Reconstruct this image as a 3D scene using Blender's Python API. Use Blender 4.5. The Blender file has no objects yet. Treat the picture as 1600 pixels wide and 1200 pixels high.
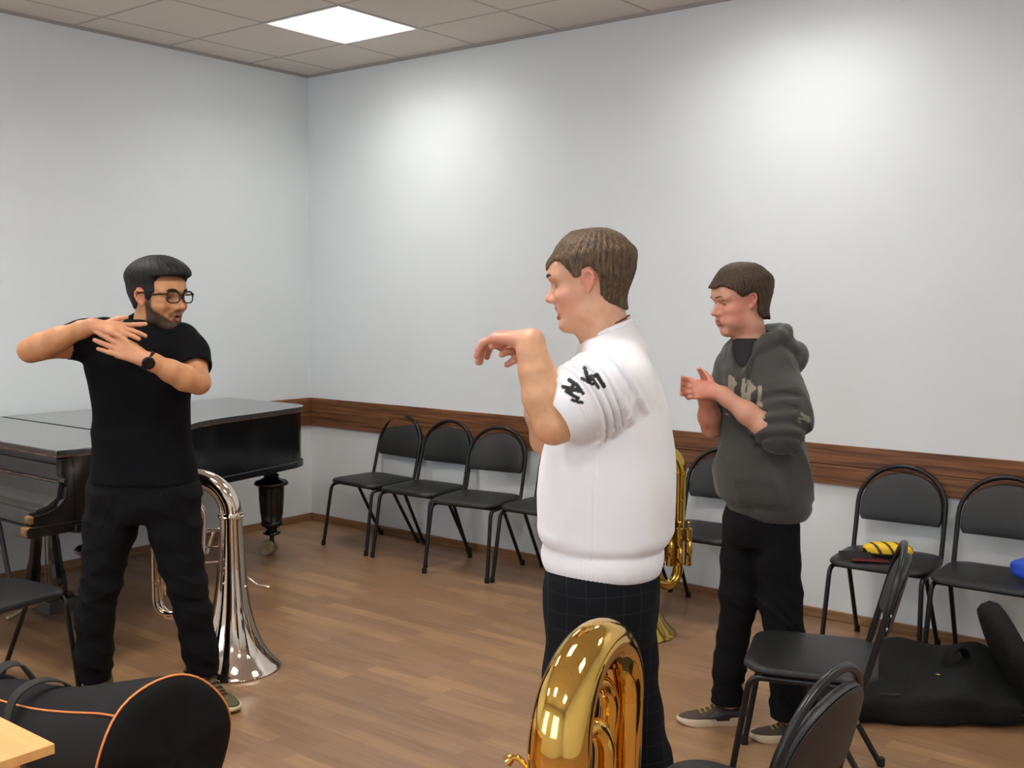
import bpy, bmesh, math, random
import numpy as np
from mathutils import Vector, Matrix, Euler
PI = math.pi
S = bpy.context.scene
COL = S.collection
random.seed(4)

# ------------------------------------------------------------------ camera
cam_d = bpy.data.cameras.new('camera')
cam_d.sensor_fit = 'HORIZONTAL'
cam_d.sensor_width = 36.0
cam_d.lens = 36.0 * 1686.74 / 1600.0
cam_d.clip_start = 0.05
cam = bpy.data.objects.new('camera', cam_d)
COL.objects.link(cam)
YAW, PITCH, ROLL = 0.6683, -0.0778, 0.0054
cam.matrix_world = (Matrix.Translation((5.692, -4.967, 1.53)) @ Matrix.Rotation(YAW, 4, 'Z')
                    @ Matrix.Rotation(PI / 2 + PITCH, 4, 'X') @ Matrix.Rotation(ROLL, 4, 'Z'))
S.camera = cam

# ------------------------------------------------------------------ exposure and world (daylight outside the windows)
S.view_settings.view_transform = 'Standard'
S.view_settings.look = 'None'
S.view_settings.gamma = 1.0
S.view_settings.exposure = 0.0
S.view_settings.use_curve_mapping = False
w = bpy.data.worlds.new('daylight')
S.world = w
w.use_nodes = True
bgn = w.node_tree.nodes['Background']
bgn.inputs[0].default_value = (0.75, 0.85, 1.0, 1)
bgn.inputs[1].default_value = 1.2

CEIL = 3.03
RX, RY = 7.5, -6.9          # the room runs x 0..RX, y RY..0
NEAR_ROW = .46            # lamps along the back wall dimmed to soften their bright patches on it
SPREAD = 150
LAMP_W = 28.0               # watts of each ceiling lamp
LAMP_COL = (1.0, 0.965, 0.915)
WIN_W = 38.0                # daylight through each window
LAMP_XY = [(1.185 + 2.4 * i, -.785 - 2.4 * j) for j in range(3) for i in range(3)]
WINS = [(1.6, 3.2), (4.4, 6.0)]   # x ranges of the two windows in the wall behind the camera


def area(name, loc, rot, sx, sy, power, colr, spread=PI):
    l = bpy.data.lights.new(name, 'AREA')
    l.shape = 'RECTANGLE'
    l.size, l.size_y = sx, sy
    l.energy = power
    l.color = colr
    l.spread = spread
    o = bpy.data.objects.new(name, l)
    o.location = loc
    o.rotation_euler = rot
    COL.objects.link(o)
    return o


for (lx, ly) in LAMP_XY:
    area('lamp_light', (lx, ly, CEIL + 0.056), (0, 0, 0), 0.55, 0.55, LAMP_W * (NEAR_ROW if ly > -1 else 1.0), LAMP_COL, math.radians(SPREAD))
for (a, b) in WINS:
    area('window_daylight', ((a + b) / 2, RY - 0.16, 1.75), (PI / 2, 0, 0), b - a - .1, 1.5, WIN_W, (0.72, 0.83, 1.0))


# ------------------------------------------------------------------ helpers
def tag(o, label=None, cat=None, group=None, kind=None):
    if label: o['label'] = label
    if cat: o['category'] = cat
    if group: o['group'] = group
    if kind: o['kind'] = kind
    return o


def empty(name, loc=(0, 0, 0), rz=0.0):
    o = bpy.data.objects.new(name, None)
    o.location = loc
    o.rotation_euler = (0, 0, rz)
    o.empty_display_size = 0.1
    COL.objects.link(o)
    return o


def link(name, me, mat=None, parent=None):
    o = bpy.data.objects.new(name, me)
    if mat and not me.materials: me.materials.append(mat)
    COL.objects.link(o)
    if parent: o.parent = parent
    return o


def copy_tree(o, parent=None):
    c = o.copy()
    COL.objects.link(c)
    if parent: c.parent = parent
    for ch in list(o.children): copy_tree(ch, c)
    return c


def mesh_obj(name, bm, mat=None, parent=None, smooth=True, bevel=0.0, angle=40):
    me = bpy.data.meshes.new(name)
    bmesh.ops.recalc_face_normals(bm, faces=bm.faces)
    if smooth:
        ca = math.radians(angle)
        for f in bm.faces: f.smooth = True
        for e in bm.edges:
            if len(e.link_faces) == 2 and e.calc_face_angle(0) > ca: e.smooth = False
    bm.to_mesh(me)
    bm.free()
    o = link(name, me, mat, parent)
    if bevel > 0:
        m = o.modifiers.new('bevel', 'BEVEL')
        m.width = bevel; m.segments = 2; m.limit_method = 'ANGLE'; m.angle_limit = math.radians(50)
        m.harden_normals = False
    return o


def box(bm, x0, x1, y0, y1, z0, z1, M=None):
    vs = [bm.verts.new((x, y, z)) for x in (x0, x1) for y in (y0, y1) for z in (z0, z1)]
    for idx in ((0, 1, 3, 2), (4, 6, 7, 5), (0, 4, 5, 1), (2, 3, 7, 6), (0, 2, 6, 4), (1, 5, 7, 3)):
        bm.faces.new([vs[i] for i in idx])
    if M is not None:
        for v in vs: v.co = M @ v.co
    return vs


def tube(bm, pts, r, seg=12, closed=False, caps=True, flat=None):
    """sweep a circle (radius r or list of radii) along pts; flat=(normal, ratio) squashes it"""
    P = [Vector(p) for p in pts]
    n = len(P)
    R = list(r) if hasattr(r, '__len__') else [r] * n
    T = []
    for i in range(n):
        if closed: t = P[(i + 1) % n] - P[i - 1]
        else: t = P[min(i + 1, n - 1)] - P[max(i - 1, 0)]
        T.append(t.normalized() if t.length > 1e-9 else Vector((0, 0, 1)))
    a = Vector((0, 0, 1)) if abs(T[0].z) < .9 else Vector((1, 0, 0))
    N = (a - T[0] * a.dot(T[0])).normalized()
    rings = []
    for i in range(n):
        N = (N - T[i] * N.dot(T[i]))
        N = N.normalized() if N.length > 1e-6 else T[i].orthogonal().normalized()
        B = T[i].cross(N)
        ring = []
        for k in range(seg):
            an = 2 * PI * k / seg
            ring.append(bm.verts.new(P[i] + (N * math.cos(an) + B * math.sin(an)) * R[i]))
        rings.append(ring)
    m = n if closed else n - 1
    for i in range(m):
        A, Bq = rings[i], rings[(i + 1) % n]
        for k in range(seg):
            bm.faces.new((A[k], A[(k + 1) % seg], Bq[(k + 1) % seg], Bq[k]))
    if caps and not closed:
        bm.faces.new(rings[0][::-1])
        bm.faces.new(rings[-1])
    return rings


def fillet(pts, rad, n=6):
    """round the inner corners of a polyline; rad may be a list"""
    P = [Vector(p) for p in pts]
    out = [P[0]]
    for i in range(1, len(P) - 1):
        rr = rad[i - 1] if hasattr(rad, '__len__') else rad
        a = (P[i - 1] - P[i]); b = (P[i + 1] - P[i])
        la, lb = a.length, b.length
        a.normalize(); b.normalize()
        d = min(rr, la * .49, lb * .49)
        p0, p2 = P[i] + a * d, P[i] + b * d
        for k in range(n + 1):
            t = k / n
            out.append(p0 * (1 - t) ** 2 + P[i] * 2 * t * (1 - t) + p2 * t * t)
    out.append(P[-1])
    return out


def catmull(pts, n=8, closed=False):
    P = [Vector(p) for p in pts]
    m = len(P)
    out = []
    for i in range(m if closed else m - 1):
        p0 = P[i - 1] if (i > 0 or closed) else P[0]
        p1 = P[i]; p2 = P[(i + 1) % m]
        p3 = P[(i + 2) % m] if (i + 2 < m or closed) else P[m - 1]
        for k in range(n):
            t = k / n
            out.append(.5 * ((2 * p1) + (p2 - p0) * t + (2 * p0 - 5 * p1 + 4 * p2 - p3) * t * t + (3 * p1 - p0 - 3 * p2 + p3) * t ** 3))
    if not closed: out.append(P[-1])
    return out


def lathe(bm, prof, seg=32, M=None, cap=True):
    """prof: (r, z) pairs"""
    rings = []
    for (r, z) in prof:
        rings.append([bm.verts.new((r * math.cos(2 * PI * k / seg), r * math.sin(2 * PI * k / seg), z)) for k in range(seg)])
    for A, B in zip(rings, rings[1:]):
        for k in range(seg):
            bm.faces.new((A[k], A[(k + 1) % seg], B[(k + 1) % seg], B[k]))
    if cap:
        bm.faces.new(rings[0][::-1]); bm.faces.new(rings[-1])
    if M is not None:
        for R in rings:
            for v in R: v.co = M @ v.co
    return rings


def prism(bm, outline, z0, z1, M=None):
    """extrude a plan outline [(x, y)] from z0 to z1"""
    A = [bm.verts.new((x, y, z0)) for x, y in outline]
    B = [bm.verts.new((x, y, z1)) for x, y in outline]
    n = len(A)
    bm.faces.new(A[::-1]); bm.faces.new(B)
    for i in range(n):
        bm.faces.new((A[i], A[(i + 1) % n], B[(i + 1) % n], B[i]))
    if M is not None:
        for v in A + B: v.co = M @ v.co


def cyl(bm, a, b, r, seg=14):
    tube(bm, [a, b], r, seg)


# ------------------------------------------------------------------ materials
def srgb(*c):
    return tuple((v / 255 / 12.92 if v / 255 <= .04045 else ((v / 255 + .055) / 1.055) ** 2.4) for v in c) + (1.0,)


def new_mat(name):
    m = bpy.data.materials.new(name)
    m.use_nodes = True
    return m, m.node_tree.nodes, m.node_tree.links, m.node_tree.nodes['Principled BSDF']


def mat(name, colr, rough=.5, metal=0.0, var=0.0, vscale=8.0, bump=0.0, bscale=60.0, spec=.5, coat=0.0, stretch=(1, 1, 1), sheen=0.0, colr2=None):
    m, N, L, b = new_mat(name)
    b.inputs['Roughness'].default_value = rough
    b.inputs['Metallic'].default_value = metal
    b.inputs['Specular IOR Level'].default_value = spec
    b.inputs['Coat Weight'].default_value = coat
    b.inputs['Sheen Weight'].default_value = sheen
    b.inputs['Base Color'].default_value = colr
    tc = N.new('ShaderNodeTexCoord')
    mp = N.new('ShaderNodeMapping')
    mp.inputs['Scale'].default_value = stretch
    L.new(tc.outputs['Object'], mp.inputs['Vector'])
    if var > 0 or colr2:
        n = N.new('ShaderNodeTexNoise')
        n.inputs['Scale'].default_value = vscale
        n.inputs['Detail'].default_value = 4
        L.new(mp.outputs[0], n.inputs['Vector'])
        r = N.new('ShaderNodeValToRGB')
        r.color_ramp.elements[0].position = .35
        r.color_ramp.elements[1].position = .65
        c2 = colr2 or tuple(min(1, c * (1 + var)) for c in colr[:3]) + (1,)
        c1 = colr if colr2 else tuple(c * (1 - var) for c in colr[:3]) + (1,)
        r.color_ramp.elements[0].color = c1
        r.color_ramp.elements[1].color = c2
        L.new(n.outputs['Fac'], r.inputs[0])
        L.new(r.outputs[0], b.inputs['Base Color'])
    if bump > 0:
        n2 = N.new('ShaderNodeTexNoise')
        n2.inputs['Scale'].default_value = bscale
        n2.inputs['Detail'].default_value = 3
        L.new(mp.outputs[0], n2.inputs['Vector'])
        bp = N.new('ShaderNodeBump')
        bp.inputs['Strength'].default_value = bump
        bp.inputs['Distance'].default_value = .01
        L.new(n2.outputs['Fac'], bp.inputs['Height'])
        L.new(bp.outputs[0], b.inputs['Normal'])
    return m


M = {}
M['wall'] = mat('wall_paint', srgb(228, 234, 236), .75, bump=.04, bscale=90, var=.012, vscale=1.5)
M['ceiling_trim'] = mat('ceiling_trim', srgb(170, 165, 158), .6)
M['tube'] = mat('black_tube', srgb(20, 20, 22), .34, spec=.4)
M['vinyl'] = mat('black_vinyl', srgb(27, 28, 28), .42, bump=.15, bscale=260, var=.12, vscale=5)
M['vinyl_back'] = mat('brown_hardboard', srgb(40, 32, 28), .6, var=.15)
M['rubber'] = mat('rubber', srgb(20, 20, 20), .8)
M['steel'] = mat('steel', srgb(190, 190, 185), .3, 1.0)
M['piano'] = mat('black_lacquer', srgb(10, 10, 12), .16, spec=.6, bump=.02, bscale=12, var=.5, vscale=3)
M['piano_top'] = mat('dusty_black_lacquer', srgb(44, 44, 43), .34, spec=.9, bump=.015, bscale=10, var=.25, vscale=5, coat=1.0)
M['piano_front'] = mat('satin_black_wood', srgb(58, 57, 54), .4, var=.12, vscale=6)
M['worn'] = mat('worn_wood', srgb(150, 105, 50), .6, colr2=srgb(40, 28, 18), vscale=28)
M['worn_edge'] = mat('worn_edge', srgb(120, 96, 78), .5, colr2=srgb(66, 44, 36), vscale=20)
M['caster'] = mat('brass_caster', srgb(165, 150, 115), .4, .6, var=.2, vscale=30)
M['gold'] = mat('gold_brass', srgb(232, 188, 98), .06, 1.0, bump=.03, bscale=14)
M['gold_old'] = mat('old_gold_brass', srgb(200, 166, 82), .14, 1.0, bump=.04, bscale=18)
M['silver'] = mat('silver_plate', srgb(228, 214, 200), .06, 1.0, bump=.02, bscale=12)
M['bag'] = mat('black_nylon', srgb(13, 13, 14), .8, bump=.25, bscale=400, var=.15, vscale=3, spec=.25)
M['bag_grey'] = mat('grey_black_nylon', srgb(25, 25, 27), .8, bump=.2, bscale=400, spec=.3)
M['bag_old'] = mat('old_canvas', srgb(19, 20, 19), .85, spec=.25, bump=.35, bscale=60, var=.3, vscale=6)
M['orange'] = mat('orange_piping', srgb(245, 150, 84), .5)
M['strap'] = mat('grey_webbing', srgb(44, 44, 42), .8, bump=.3, bscale=300)
M['desk'] = mat('beech_laminate', srgb(222, 165, 98), .4, var=.06, vscale=3, stretch=(1, 14, 1))


# ------------------------------------------------------------------ the room
def floor_mat():
    m, N, L, b = new_mat('laminate_floor')
    tc = N.new('ShaderNodeTexCoord')
    mp = N.new('ShaderNodeMapping')
    L.new(tc.outputs['Object'], mp.inputs['Vector'])
    br = N.new('ShaderNodeTexBrick')
    br.offset = .37; br.offset_frequency = 2; br.squash = 1
    br.inputs['Scale'].default_value = 1
    br.inputs['Brick Width'].default_value = .42
    br.inputs['Row Height'].default_value = .066
    br.inputs['Mortar Size'].default_value = .0006
    br.inputs['Mortar Smooth'].default_value = .3
    br.inputs['Bias'].default_value = -.1
    br.inputs['Color1'].default_value = (0, 0, 0, 1)
    br.inputs['Color2'].default_value = (1, 1, 1, 1)
    br.inputs['Mortar'].default_value = (.25, .25, .25, 1)
    L.new(mp.outputs[0], br.inputs['Vector'])
    ramp = N.new('ShaderNodeValToRGB')
    e = ramp.color_ramp.elements
    e[0].position = 0; e[0].color = srgb(138, 105, 76)
    e[1].position = 1; e[1].color = srgb(168, 132, 92)
    for pos, c in ((.3, (147, 112, 80)), (.55, (142, 110, 84)), (.8, (157, 122, 87))):
        k = e.new(pos); k.color = srgb(*c)
    L.new(br.outputs['Color'], ramp.inputs[0])
    mp2 = N.new('ShaderNodeMapping'); mp2.inputs['Scale'].default_value = (1.6, 22, 1)
    L.new(tc.outputs['Object'], mp2.inputs['Vector'])
    ns = N.new('ShaderNodeTexNoise'); ns.inputs['Scale'].default_value = 2.2; ns.inputs['Detail'].default_value = 8
    ns.inputs['Distortion'].default_value = .4
    L.new(mp2.outputs[0], ns.inputs['Vector'])
    r2 = N.new('ShaderNodeValToRGB')
    r2.color_ramp.elements[0].position = .3; r2.color_ramp.elements[0].color = (.80, .79, .78, 1)
    r2.color_ramp.elements[1].position = .7; r2.color_ramp.elements[1].color = (1.08, 1.08, 1.08, 1)
    L.new(ns.outputs['Fac'], r2.inputs[0])
    mx = N.new('ShaderNodeMixRGB'); mx.blend_type = 'MULTIPLY'; mx.inputs[0].default_value = 1
    L.new(ramp.outputs[0], mx.inputs[1]); L.new(r2.outputs[0], mx.inputs[2])
    L.new(mx.outputs[0], b.inputs['Base Color'])
    b.inputs['Roughness'].default_value = .34
    b.inputs['Specular IOR Level'].default_value = .45
    bp = N.new('ShaderNodeBump'); bp.inputs['Strength'].default_value = .05; bp.inputs['Distance'].default_value = .01
    L.new(ns.outputs['Fac'], bp.inputs['Height']); L.new(bp.outputs[0], b.inputs['Normal'])
    return m


def wood_rail_mat(name, dark, mid, light, rough=.4, sc=2.0):
    m, N, L, b = new_mat(name)
    tc = N.new('ShaderNodeTexCoord')
    mp = N.new('ShaderNodeMapping'); mp.inputs['Scale'].default_value = (.9, .9, 30)
    L.new(tc.outputs['Object'], mp.inputs['Vector'])
    ns = N.new('ShaderNodeTexNoise'); ns.inputs['Scale'].default_value = sc; ns.inputs['Detail'].default_value = 6; ns.inputs['Distortion'].default_value = .8
    L.new(mp.outputs[0], ns.inputs['Vector'])
    r = N.new('ShaderNodeValToRGB'); e = r.color_ramp.elements
    e[0].position = .3; e[0].color = dark
    e[1].position = .72; e[1].color = light
    k = e.new(.5); k.color = mid
    L.new(ns.outputs['Fac'], r.inputs[0]); L.new(r.outputs[0], b.inputs['Base Color'])
    b.inputs['Roughness'].default_value = rough
    return m


def ceiling_mat():
    m, N, L, b = new_mat('ceiling_panels')
    tc = N.new('ShaderNodeTexCoord')
    sp = N.new('ShaderNodeSeparateXYZ'); L.new(tc.outputs['Object'], sp.inputs[0])
    outs = []
    for ax, off in (('X', .285), ('Y', -.485)):
        a = N.new('ShaderNodeMath'); a.operation = 'SUBTRACT'; a.inputs[1].default_value = off - 30.3
        L.new(sp.outputs[ax], a.inputs[0])
        mo = N.new('ShaderNodeMath'); mo.operation = 'MODULO'; mo.inputs[1].default_value = .6
        L.new(a.outputs[0], mo.inputs[0])
        s = N.new('ShaderNodeMath'); s.operation = 'SUBTRACT'; s.inputs[1].default_value = .3
        L.new(mo.outputs[0], s.inputs[0])
        ab = N.new('ShaderNodeMath'); ab.operation = 'ABSOLUTE'; L.new(s.outputs[0], ab.inputs[0])
        lt = N.new('ShaderNodeMath'); lt.operation = 'LESS_THAN'; lt.inputs[1].default_value = .011
        L.new(ab.outputs[0], lt.inputs[0]); outs.append(lt)
    mxm = N.new('ShaderNodeMath'); mxm.operation = 'MAXIMUM'
    L.new(outs[0].outputs[0], mxm.inputs[0]); L.new(outs[1].outputs[0], mxm.inputs[1])
    mix = N.new('ShaderNodeMixRGB'); L.new(mxm.outputs[0], mix.inputs[0])
    mix.inputs[1].default_value = srgb(220, 212, 202); mix.inputs[2].default_value = srgb(186, 178, 168)
    L.new(mix.outputs[0], b.inputs['Base Color'])
    b.inputs['Roughness'].default_value = .9
    ns = N.new('ShaderNodeTexNoise'); ns.inputs['Scale'].default_value = 120; L.new(tc.outputs['Object'], ns.inputs['Vector'])
    bp = N.new('ShaderNodeBump'); bp.inputs['Strength'].default_value = .3; bp.inputs['Distance'].default_value = .004
    L.new(ns.outputs['Fac'], bp.inputs['Height']); L.new(bp.outputs[0], b.inputs['Normal'])
    return m


M['floor'] = floor_mat()
M['ceiling'] = ceiling_mat()
M['rail'] = wood_rail_mat('walnut_rail', srgb(74, 44, 24), srgb(118, 76, 46), srgb(150, 104, 70))
M['base'] = wood_rail_mat('oak_baseboard', srgb(120, 86, 56), srgb(146, 108, 74), srgb(160, 122, 88))


def struct(name, boxes, m, smooth=False, bevel=0):
    bm = bmesh.new()
    for b in boxes: box(bm, *b)
    o = mesh_obj(name, bm, m, smooth=smooth, bevel=bevel)
    return tag(o, kind='structure')


struct('floor', [(-.1, RX + .1, RY - .1, .1, -.1, 0)], M['floor'])
cb = []
ys_ = sorted({p[1] for p in LAMP_XY}); xs_l = sorted({p[0] for p in LAMP_XY})
y0 = RY - .1
for yy in ys_:
    cb.append((-.1, RX + .1, y0, yy - .29, CEIL, CEIL + .1))
    x0 = -.1
    for xx in xs_l:
        cb.append((x0, xx - .29, yy - .29, yy + .29, CEIL, CEIL + .1)); x0 = xx + .29
    cb.append((x0, RX + .1, yy - .29, yy + .29, CEIL, CEIL + .1))
    y0 = yy + .29
cb.append((-.1, RX + .1, y0, .1, CEIL, CEIL + .1))
struct('ceiling', cb, M['ceiling'])
struct('wall_left', [(-.1, 0, RY - .1, .1, 0, CEIL)], M['wall'])
struct('wall_back', [(0, RX, 0, .1, 0, CEIL)], M['wall'])
struct('wall_right', [(RX, RX + .1, RY - .1, .1, 0, CEIL)], M['wall'])
WZ0, WZ1 = 1.0, 2.5
(a0, a1), (b0, b1) = WINS
struct('wall_front', [(0, a0, RY - .1, RY, 0, CEIL), (a1, b0, RY - .1, RY, 0, CEIL), (b1, RX, RY - .1, RY, 0, CEIL),
                      (a0, a1, RY - .1, RY, 0, WZ0), (a0, a1, RY - .1, RY, WZ1, CEIL),
                      (b0, b1, RY - .1, RY, 0, WZ0), (b0, b1, RY - .1, RY, WZ1, CEIL)], M['wall'])
M['frame_white'] = mat('white_window_frame', srgb(225, 225, 222), .4)
gl, N_, L_, b_ = new_mat('window_glass')
N_.remove(b_)
tr = N_.new('ShaderNodeBsdfTransparent'); gs = N_.new('ShaderNodeBsdfGlossy'); gs.inputs['Roughness'].default_value = .02
mx_ = N_.new('ShaderNodeMixShader'); mx_.inputs[0].default_value = .06
L_.new(tr.outputs[0], mx_.inputs[1]); L_.new(gs.outputs[0], mx_.inputs[2])
L_.new(mx_.outputs[0], N_['Material Output'].inputs[0])
for i, (a, b) in enumerate(WINS):
    t = .05
    mid = (a + b) / 2
    wdw = struct('window_%d' % (i + 1), [(a, b, RY - .08, RY - .02, WZ0, WZ0 + t), (a, b, RY - .08, RY - .02, WZ1 - t, WZ1),
                 (a, a + t, RY - .08, RY - .02, WZ0, WZ1), (b - t, b, RY - .08, RY - .02, WZ0, WZ1),
                 (mid - t / 2, mid + t / 2, RY - .08, RY - .02, WZ0, WZ1)], M['frame_white'])
    bm = bmesh.new(); box(bm, a + t, b - t, RY - .052, RY - .048, WZ0 + t, WZ1 - t)
    mesh_obj('glass_pane', bm, gl, wdw, smooth=False)
# wooden rail round the walls: two boards with a narrow groove between them
struct('trim_back', [(0.02, RX, -.018, 0, .757, .851), (0.02, RX, -.014, 0, .753, .757), (0.02, RX, -.018, 0, .660, .753)], M['rail'], bevel=.002)
struct('trim_left', [(0, .018, RY, 0, .757, .851), (0, .014, RY, 0, .753, .757), (0, .018, RY, 0, .660, .753)], M['rail'], bevel=.002)
struct('baseboard_back', [(0.014, RX, -.014, 0, 0, .048)], M['base'], bevel=.003)
struct('baseboard_left', [(0, .014, RY, 0, 0, .048)], M['base'], bevel=.003)
# thin shadow-gap bead where walls meet the panel ceiling
struct('trim_ceiling_back', [(0, RX, -.016, 0, CEIL - .016, CEIL)], M['ceiling_trim'])
struct('trim_ceiling_left', [(0, .016, RY, -.016, CEIL - .016, CEIL)], M['ceiling_trim'])

# ceiling lamps: white tray, four tubes, louvre blades
m_em, N_, L_, b_ = new_mat('fluorescent_tube')
b_.inputs['Emission Color'].default_value = (1, .97, .92, 1)
b_.inputs['Emission Strength'].default_value = 14
b_.inputs['Base Color'].default_value = (.9, .9, .9, 1)
M['lampwhite'] = mat('lamp_tray_white', srgb(240, 240, 238), .3)
M['louvre'] = mat('bright_louvre', srgb(235, 235, 235), .25, .5)


def make_lamp():
    r = empty('ceiling_lamp')
    bm = bmesh.new()
    box(bm, -.288, .288, -.288, .288, .066, .070)
    for q in (-1, 1):
        box(bm, min(q * .288, q * .283), max(q * .288, q * .283), -.288, .288, -.003, .066)
        box(bm, -.283, .283, min(q * .288, q * .283), max(q * .288, q * .283), -.003, .066)
        box(bm, min(q * .298, q * .283), max(q * .298, q * .283), -.298, .298, -.005, -.002)
        box(bm, -.283, .283, min(q * .298, q * .283), max(q * .298, q * .283), -.005, -.002)
    mesh_obj('tray', bm, M['lampwhite'], r, smooth=False)
    for k in range(4):
        bm = bmesh.new()
        x = -.21 + .14 * k
        cyl(bm, (x, -.275, .036), (x, .275, .036), .008, 12)
        mesh_obj('lamp_tube', bm, m_em, r)
    bm = bmesh.new()
    for k in range(3):
        x = -.14 + .14 * k
        box(bm, x - .002, x + .002, -.283, .283, .002, .03)
    mesh_obj('louvre', bm, M['louvre'], r, smooth=False)
    return r


lamp0 = make_lamp()
for i, (lx, ly) in enumerate(LAMP_XY):
    o = lamp0 if i == 0 else copy_tree(lamp0)
    o.location = (lx, ly, CEIL)
    tag(o, 'square fluorescent ceiling lamp with four bright tubes nearest the room corner' if i == 0 else
        'square fluorescent ceiling lamp further from the room corner', 'lamp', 'ceiling lamps' if i else None)


# ------------------------------------------------------------------ chairs
def rounded_rect(w, d, r, n=6, pw=0.0):
    pts = []
    for (sx, sy, a0) in ((1, 1, 0), (-1, 1, 90), (-1, -1, 180), (1, -1, 270)):
        cx, cy = sx * (w / 2 - r), sy * (d / 2 - r)
        for k in range(n + 1):
            a = math.radians(a0 + 90 * k / n)
            pts.append((cx + r * math.cos(a), cy + r * math.sin(a)))
    return pts


def pad(bm, outline, t, dome, f):
    """cushion from a 2D outline: rounded rim, domed top; f maps (u, v, height) to a point"""
    cx = sum(p[0] for p in outline) / len(outline); cy = sum(p[1] for p in outline) / len(outline)
    lay = [(.97, 0.0), (1.0, .3 * t), (1.0, .65 * t), (.975, t), (.9, t + dome * .4), (.7, t + dome * .8), (.4, t + dome), (.0, t + dome)]
    rings = []
    for s, h in lay:
        if s == 0:
            rings.append([bm.verts.new(f(cx, cy, h))])
        else:
            rings.append([bm.verts.new(f(cx + (x - cx) * s, cy + (y - cy) * s, h)) for x, y in outline])
    n = len(outline)
    bm.faces.new(rings[0][::-1])
    for A, B in zip(rings, rings[1:]):
        if len(B) == 1:
            for k in range(n): bm.faces.new((A[k], A[(k + 1) % n], B[0]))
        else:
            for k in range(n): bm.faces.new((A[k], A[(k + 1) % n], B[(k + 1) % n], B[k]))


SEAT_Z, CH_H = .425, .785


def make_chair():
    r = empty('stacking_chair')
    tr_ = .0105
    lean = .26
    yb = .165

    def hoop(s, z):        # point of the back frame at height z, offset s across
        return Vector((s, yb + (z - SEAT_Z) * lean, z))
    # seat
    bm = bmesh.new()
    out = rounded_rect(.415, .40, .085, 8)
    pad(bm, out, .022, .010, lambda x, y, h: Vector((x, y - .005, SEAT_Z - .032 + h)))
    mesh_obj('seat', bm, M['vinyl'], r)
    # frame: side rails, hoop
    W = .192
    bm = bmesh.new()
    left = fillet([(-W, -.10, SEAT_Z - .045), (-W, yb - .012, SEAT_Z - .045), hoop(-W, SEAT_Z + .04), hoop(-W, .60)], [.05, .02])
    arc = [hoop(-W * math.cos(a), .61 + (CH_H - .61) * math.sin(a)) for a in [PI * k / 20 for k in range(0, 21)]]
    right = [Vector((-p.x, p.y, p.z)) for p in reversed(left)]
    tube(bm, left + arc[0:] + right, tr_, 10)
    mesh_obj('frame', bm, M['tube'], r)
    for s in (-1, 1):
        bm = bmesh.new()
        p = fillet([(s * (W + .012), -.235, .012), (s * W, -.178, SEAT_Z - .045), (s * W, -.10, SEAT_Z - .045)], [.05])
        tube(bm, p, tr_, 10)
        lg = mesh_obj('leg', bm, M['tube'], r)
        bm = bmesh.new(); lathe(bm, [(.0125, 0), (.0135, .004), (.0125, .03)], 12, Matrix.Translation((s * (W + .012), -.2365, 0)))
        mesh_obj('foot_cap', bm, M['rubber'], lg)
        bm = bmesh.new()
        p = [(s * .165, .0, SEAT_Z - .055), (s * .178, .205, .012)]
        tube(bm, p, tr_ * .95, 10)
        lg = mesh_obj('leg', bm, M['tube'], r)
        bm = bmesh.new(); lathe(bm, [(.0125, 0), (.0135, .004), (.0125, .028)], 12, Matrix.Translation((s * .1785, .211, 0)))
        mesh_obj('foot_cap', bm, M['rubber'], lg)
    bm = bmesh.new()
    cyl(bm, (-.165, .0, SEAT_Z - .055), (.165, .0, SEAT_Z - .055), tr_ * .95)
    cyl(bm, (-W, -.12, SEAT_Z - .045), (W, -.12, SEAT_Z - .045), tr_ * .8)
    mesh_obj('cross_bar', bm, M['tube'], r)
    # backrest: padded shield inside the hoop
    zb0, zt0 = .535, .755
    hw = .180
    out = []
    for k in range(21):
        a = PI * k / 20
        out.append((hw * math.cos(a) * (1 - .02 * math.sin(a)), .60 + (zt0 - .60) * math.sin(a) ** .85))
    out += [(-hw, zb0 + .02), (-hw + .012, zb0), (-hw * .5, zb0 - .002), (0, zb0 - .003), (hw * .5, zb0 - .002), (hw - .012, zb0), (hw, zb0 + .02)]

    def fb(x, z, h):
        p = hoop(x, z)
        return p + Vector((0, -1, lean)).normalized() * (h - .012 + .10 * 0) + Vector((0, 1, 0)) * (.02 * (1 - (x / hw) ** 2))
    bm = bmesh.new()
    pad(bm, out, .020, .008, fb)
    bo = mesh_obj('backrest', bm, M['vinyl'], r)
    bm = bmesh.new()
    pad(bm, [(x * .97, .645 + (z - .645) * .96) for x, z in out], .004, .0, lambda x, z, h: fb(x, z, -h - .001))
    mesh_obj('back_board', bm, M['vinyl_back'], bo)
    for s in (-1, 1):
        for z in (.57, .61):
            bm = bmesh.new()
            p = hoop(s * W, z)
            lathe(bm, [(.0065, 0), (.0055, .004), (.002, .0055)], 10, Matrix.Translation(p + Vector((0, .009, 0))) @ Matrix.Rotation(-PI / 2, 4, 'X'))
            mesh_obj('bolt', bm, M['steel'], bo)
    return r


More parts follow.
